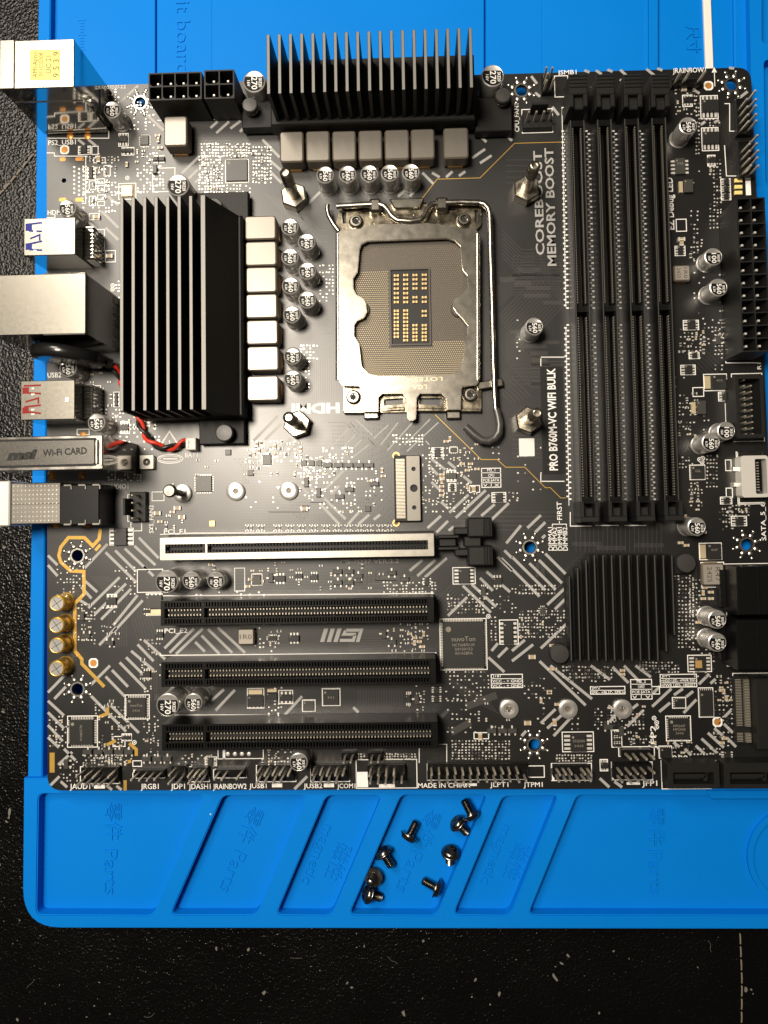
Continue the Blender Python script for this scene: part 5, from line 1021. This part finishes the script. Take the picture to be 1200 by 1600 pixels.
onto(o, 'foot_bracket', lambda m: (m.box(w_/2+.15, -h_*.1, .3, .5, h_*.6, 9, 0, .1), m.box(0, -h_/2-.15, 1.0, w_*.9, .3, 2.0, 0, .1), m.box(0, -h_/2-.12, 20.0, w_*.96, .24, 20.5, 0)), X['steel'], x, y, kind='stuff')
zz = 26.5; o, x, y, w_, h_ = shell('network_port', -14, 429, 133, 522, zz, label='wide satin metal network port block')
onto(o, 'cover_tab', lambda m: (m.box(w_/2-6.6, h_/2+.2, zz-1.5, 13, .3, zz-.05, 0), m.box(w_/2-6.6, -h_/2-.2, zz-1.5, 13, .3, zz-.05, 0)), X['mirror'], x, y, kind='stuff')
onto(o, 'back_vent', lambda m: [m.box(w_/2+.05, -h_/2 + h_*(k+.5)/5, .5, .5, h_*.12, 5, 0) for k in range(5)], X['steel'], x, y, kind='stuff')
def usb(name, x0, y0, x1, y1, plug, slits, label, back):
    zz = 14.5; o, x, y, w_, h_ = shell(name, x0, y0, x1, y1, zz, 'mirror', 'satin', label)
    def sl(m):
        for s in slits: m.pline([px2(a, c_, zz, x, y) for a, c_ in s], .6, .02)
    onto(o, 'spring_slit', sl, X[plug], x, y, zz, kind='stuff')
    def wn(m):
        for yy in (y0+(y1-y0)*.26, y0+(y1-y0)*.78): m.prism([px2(a, c_, zz, x, y) for a, c_ in ((x0+2, yy-5), (x0+12, yy-5.5), (x0+12, yy+4), (x0+2, yy+5))], -.1, .03, 0)
    onto(o, 'port_opening', wn, X[plug], x, y, zz, kind='stuff')
    def fg(m):
        for s in slits[:2] + slits[3:]: p0, p1 = px2(*s[0], zz, x, y), px2(*s[-1], zz, x, y); m.line(((p0[0]+p1[0])/2-.4, p0[1]-.9), ((p0[0]+p1[0])/2+.6, p0[1]-.9), .55, .05)
    onto(o, 'spring_finger', fg, X['solder'], x, y, zz, kind='stuff')
    def rb(m):
        m.box(w_/2+1.7, 0, .2, 3.3, h_*.92, 8.0, 0, .3)
        for k in range(9): m.box(w_/2+1.75, -h_*.42 + h_*.84*k/8, .2, 3.7, .5, 8.6, 0, .15)
    onto(o, 'ribbed_back', rb, X['mirror'], x, y)
    onto(o, 'locking_dimple', lambda m: m.prism(rrect(1.6, 1.6, .3, 3, w_*.37, h_*.0), .0, .14, 0, .1), X['solder'], x, y, zz)
    return o, x, y, w_, h_
usb('usb_port', 38, 341, 117, 398, 'blueplug', [[(40,351),(66,348)],[(42,358),(47,361),(66,361.5)],[(47,373),(62,367),(62,376)],[(41,382),(66,377)],[(42,388),(47,390),(66,391)]], 'metal port block with blue slits', 0)
usb('usb_port', 33, 595, 116, 655, 'redplug', [[(37,603),(64,602)],[(38,612),(43,614),(64,615)],[(40,628),(60,622),(60,631)],[(38,636),(64,633)],[(38,643),(64,646)]], 'metal port block with red slits', 0)
zz = 29.0; o, x, y, w_, h_ = shell('wireless_card_cage', -16, 682, 160, 734, zz, 'mirror', 'steel', 'upright metal cage with wireless card lettering')
def lid_(m): m.prism(roundpoly([px2(a, c_, zz, x, y) for a, c_ in ((-12,690),(148,687),(148,725),(-12,729))], .6), .0, .22, 0, .1)
def lg_(m): m.prism(roundpoly([px2(a, c_, zz, x, y) for a, c_ in ((-12,687),(151,684),(151,728),(-12,732))], .6), .0, .06, 0)
onto(o, 'lid_gap', lg_, X['cavity'], x, y, zz)
onto(o, 'card_lid', lid_, X['lidgrey'], x, y, zz)
def wt(m): m.text('msi', *px2(35,711,zz,x,y), 2.7, R(2.2), .24, 0, 9.6, .25, 0, .075); m.text('Wi-Fi CARD', *px2(102,706,zz,x,y), 2.0, R(2.2), .24, 0, 13.6, 0, 0, .03)
onto(o, 'card_lettering', wt, X['cavity'], x, y, zz, kind='stuff')
onto(o, 'cage_lip', lambda m: (m.box(w_/2-1.5, 0, .1, .7, h_*.72, .9, 0, .2), m.box(w_/2-.1, h_*.05, -.4, .6, h_*.9, .7, 0, .2)), X['solder'], x, y, zz)
c = U(229, 722, 2.5); m = MB(); m.plate(rrect(4.6, 4.6, .3, 3), [circ(1.3, 18)], .05, 2.5); o = add('antenna_connector', m.mesh('antenna_connector', X['whiteplastic'], 0), mb, (c.x, c.y, 0)); onto(o, 'centre_pin', lambda m: m.lathe([(.8, 0), (.8, 2.0), (.2, 2.4)], 14), X['solder'], c.x, c.y)
# audio jacks
zz = 12.5; x, y, w_, h_ = UR(93, 757, 155, 820, zz); m = MB(); m.box(0, 0, .2, w_, h_, zz, 0, .3, r=.3); o = add('audio_jack_block', m.mesh('audio_jack_block', X['plastic'], 0), mb, (x, y, 0), label='audio jack block with perforated metal front')
p0, p1 = px2(18,755,zz,x,y), px2(95,818,zz,x,y); cx_, cy_, ww, hh = (p0[0]+p1[0])/2, (p0[1]+p1[1])/2, p1[0]-p0[0], p0[1]-p1[1]
onto(o, 'perforated_shield', lambda m: m.box(cx_, cy_, .8, ww, hh, zz+.25, 0, .25), X['dull'], x, y)
onto(o, 'shield_dimple', lambda m: [m.prism(circ(.24, 8, cx_ - ww*.44 + ww*.86*i/11, cy_ - hh*.42 + hh*.84*j/8), .0, .1, 0) for i in range(12) for j in range(9)], X['solder'], x, y, zz+.2, kind='stuff')
onto(o, 'shield_seam', lambda m: m.line((cx_-ww/2, cy_-.2), (cx_+ww/2, cy_-.2), .22, .03), X['print'], x, y, zz+.25, kind='stuff')
p0, p1 = px2(-6,752,zz,x,y), px2(17,822,zz,x,y)
onto(o, 'jack_bezel', lambda m: m.box((p0[0]+p1[0])/2, (p0[1]+p1[1])/2, .4, p1[0]-p0[0], p0[1]-p1[1], zz+.9, 0, .4, r=.6), X['pad'], x, y)
for k in range(3):
    for sg in (-1, 1): onto(o, 'shield_clip', lambda m: (m.box(-w_*.30 + w_*.36*k, sg*(h_/2-.2), zz-1.4, 2.6, .9, zz+.2, 0, .2), m.box(-w_*.30 + w_*.36*k + 1.3, sg*(h_/2-.9), zz-.4, .6, 1.6, zz+.3, 0, .15)), X['dull'], x, y)
# ---------------------------------------------------------------- cell battery on twisted leads
c = U(94, 551, 17); cz = 11.6; rot = Matrix.Translation(Vector((c.x, c.y, cz))*MM) @ Matrix.Rotation(R(-7), 4, 'Z') @ Matrix.Rotation(R(90), 4, 'X')
bt = add('coin_cell_battery', None, None, (c.x, c.y, 0), label='black wrapped coin battery with twisted red and black leads', cat='battery')
m = MB(); m.lathe([(9.0, -2.2), (10.6, -2.0), (11.2, -1.2), (11.3, 0), (11.2, 1.2), (10.6, 2.0), (9.0, 2.2), (.5, 2.3)], 40); add('wrapped_cell', m.mesh('wrapped_cell', X['shrink'], 60), bt, mat4=rot)
e = U(166, 566, 9); m = MB(); m.tube([(c.x+9.0, c.y-1.2, 13.5), (c.x+11.2, c.y-1.7, 12), (e.x-.5, e.y+.3, 10), (e.x+1.5, e.y-.6, 8.5)], 1.7, 10); add('wrap_tail', m.mesh('wrap_tail', X['shrink'], 60), bt)
path = [(163,564,9.5),(176,571,7.5),(184,582,5.5),(192,600,3),(203,625,2.2),(214,648,2.2),(219,662,2.3),(226,678,2.4),(236,690,2.4),(250,698,2.4),(264,700,2.4),(278,696,2.6),(288,691,3.0),(298,690,3.0)]
pp = [Vector((*U(x_, y_, z_), z_)) for x_, y_, z_ in path]; fine = []
for i in range(len(pp)-1):
    for k in range(8):
        t = k/8; a, b0, b1, d = pp[max(i-1, 0)], pp[i], pp[i+1], pp[min(i+2, len(pp)-1)]
        fine.append(.5*((2*b0) + (-a+b1)*t + (2*a-5*b0+4*b1-d)*t*t + (-a+3*b0-3*b1+d)*t**3))
fine.append(pp[-1])
for ph, nm in ((0, 'redwire'), (math.pi, 'blackwire')):
    out = []; s = 0
    for i, p in enumerate(fine):
        t = (fine[min(i+1, len(fine)-1)] - fine[max(i-1, 0)]).normalized(); n1 = t.cross(Vector((0, 0, 1))).normalized(); n2 = n1.cross(t)
        if i: s += (p - fine[i-1]).length
        a = s*.62 + ph; out.append(p + (n1*math.cos(a) + n2*math.sin(a))*.72)
    m = MB(); m.tube(out, .68, 8); add('lead_wire', m.mesh('lead_wire', X[nm], 60), bt, label=('red' if ph == 0 else 'black') + ' battery lead')
x, y, w_, h_ = UR(290,684,306,703,4.0); m = MB(); m.box(0, 0, .1, w_, h_, 4.2, 0, .3); m.box(-w_*.3, 0, 4.1, w_*.3, h_*.7, 4.5, 0, .15); add('lead_plug', m.mesh('lead_plug', X['whiteplastic'], 0), bt, (x, y, 0))
# ---------------------------------------------------------------- loose screws in the tray
m = MB(); hp_ = [(1.5, 0), (3.15, .0), (3.2, .25), (3.1, .5), (2.75, .62), (2.65, 1.0), (2.4, 1.45), (1.9, 1.75), (1.6, 1.8), (.1, 1.8)]
m.lathe([(r_, -z_) for r_, z_ in hp_][::-1], 28)
headm = m.mesh('screw_head', X['blacknickel'], 50)
m = MB()
for a in (0, math.pi/2): m.box(0, 0, -1.83, 2.9, .62, -1.55, 0, 0, a)
recm = m.mesh('cross_recess', X['cavity'], 0)
m = MB(); prof = [(1.55, -.05), (1.45, .6)]
for k in range(7): prof += [(1.18, .8 + k*.55), (1.5, .8 + k*.55 + .28)]
prof += [(1.15, 4.9), (.9, 5.1), (.05, 5.1)]; m.lathe(prof, 16); thm = m.mesh('threaded_shank', X['blacknickel'], 60)
def screw(px, py, d, hz, label):
    """head centre at a photo point, axis d from head to tip"""
    z = ZW + hz; p = U(px, py, z); dv = Vector(d).normalized(); q = Vector((0, 0, 1)).rotation_difference(dv)
    M = Matrix.Translation(Vector((p.x, p.y, z))*MM) @ q.to_matrix().to_4x4() @ Matrix.Rotation(rnd.uniform(0, 1.5), 4, 'Z')
    o = add('machine_screw', None, None, mat4=M, label=label, cat='screw', group='loose screws in the tray')
    add('screw_head', headm, o, mat4=M); add('threaded_shank', thm, o, mat4=M); add('cross_recess', recm, o, mat4=M)
screw(640,1305,(.50,.85,-.24),3.25,'black screw lying alone in mid tray, shank pointing up right')
screw(600,1334,(.50,-.84,-.02),3.2,'black screw at the tray edge above a stacked pair, shank pointing down right')
screw(583,1371,(-.16,.10,.98),3.3,'black screw standing on its head with shank pointing up, silver flange ring visible')
screw(577,1397,(.80,-.45,-.40),3.3,'bottommost black screw at the tray edge, cross recess facing left')
screw(704,1333,(-.05,-.88,-.47),3.6,'single black screw near the right tray edge with its round head facing the camera')
screw(681,1387,(-.90,.38,-.24),3.25,'black screw lying on its side at the lower right, shank pointing left')
screw(736,1272,(-.42,.80,-.25),5.6,'black screw resting on top of another at the upper right tray corner')
screw(716,1287,(.62,-.74,-.24),3.25,'black screw lying partly under another at the upper right tray corner')
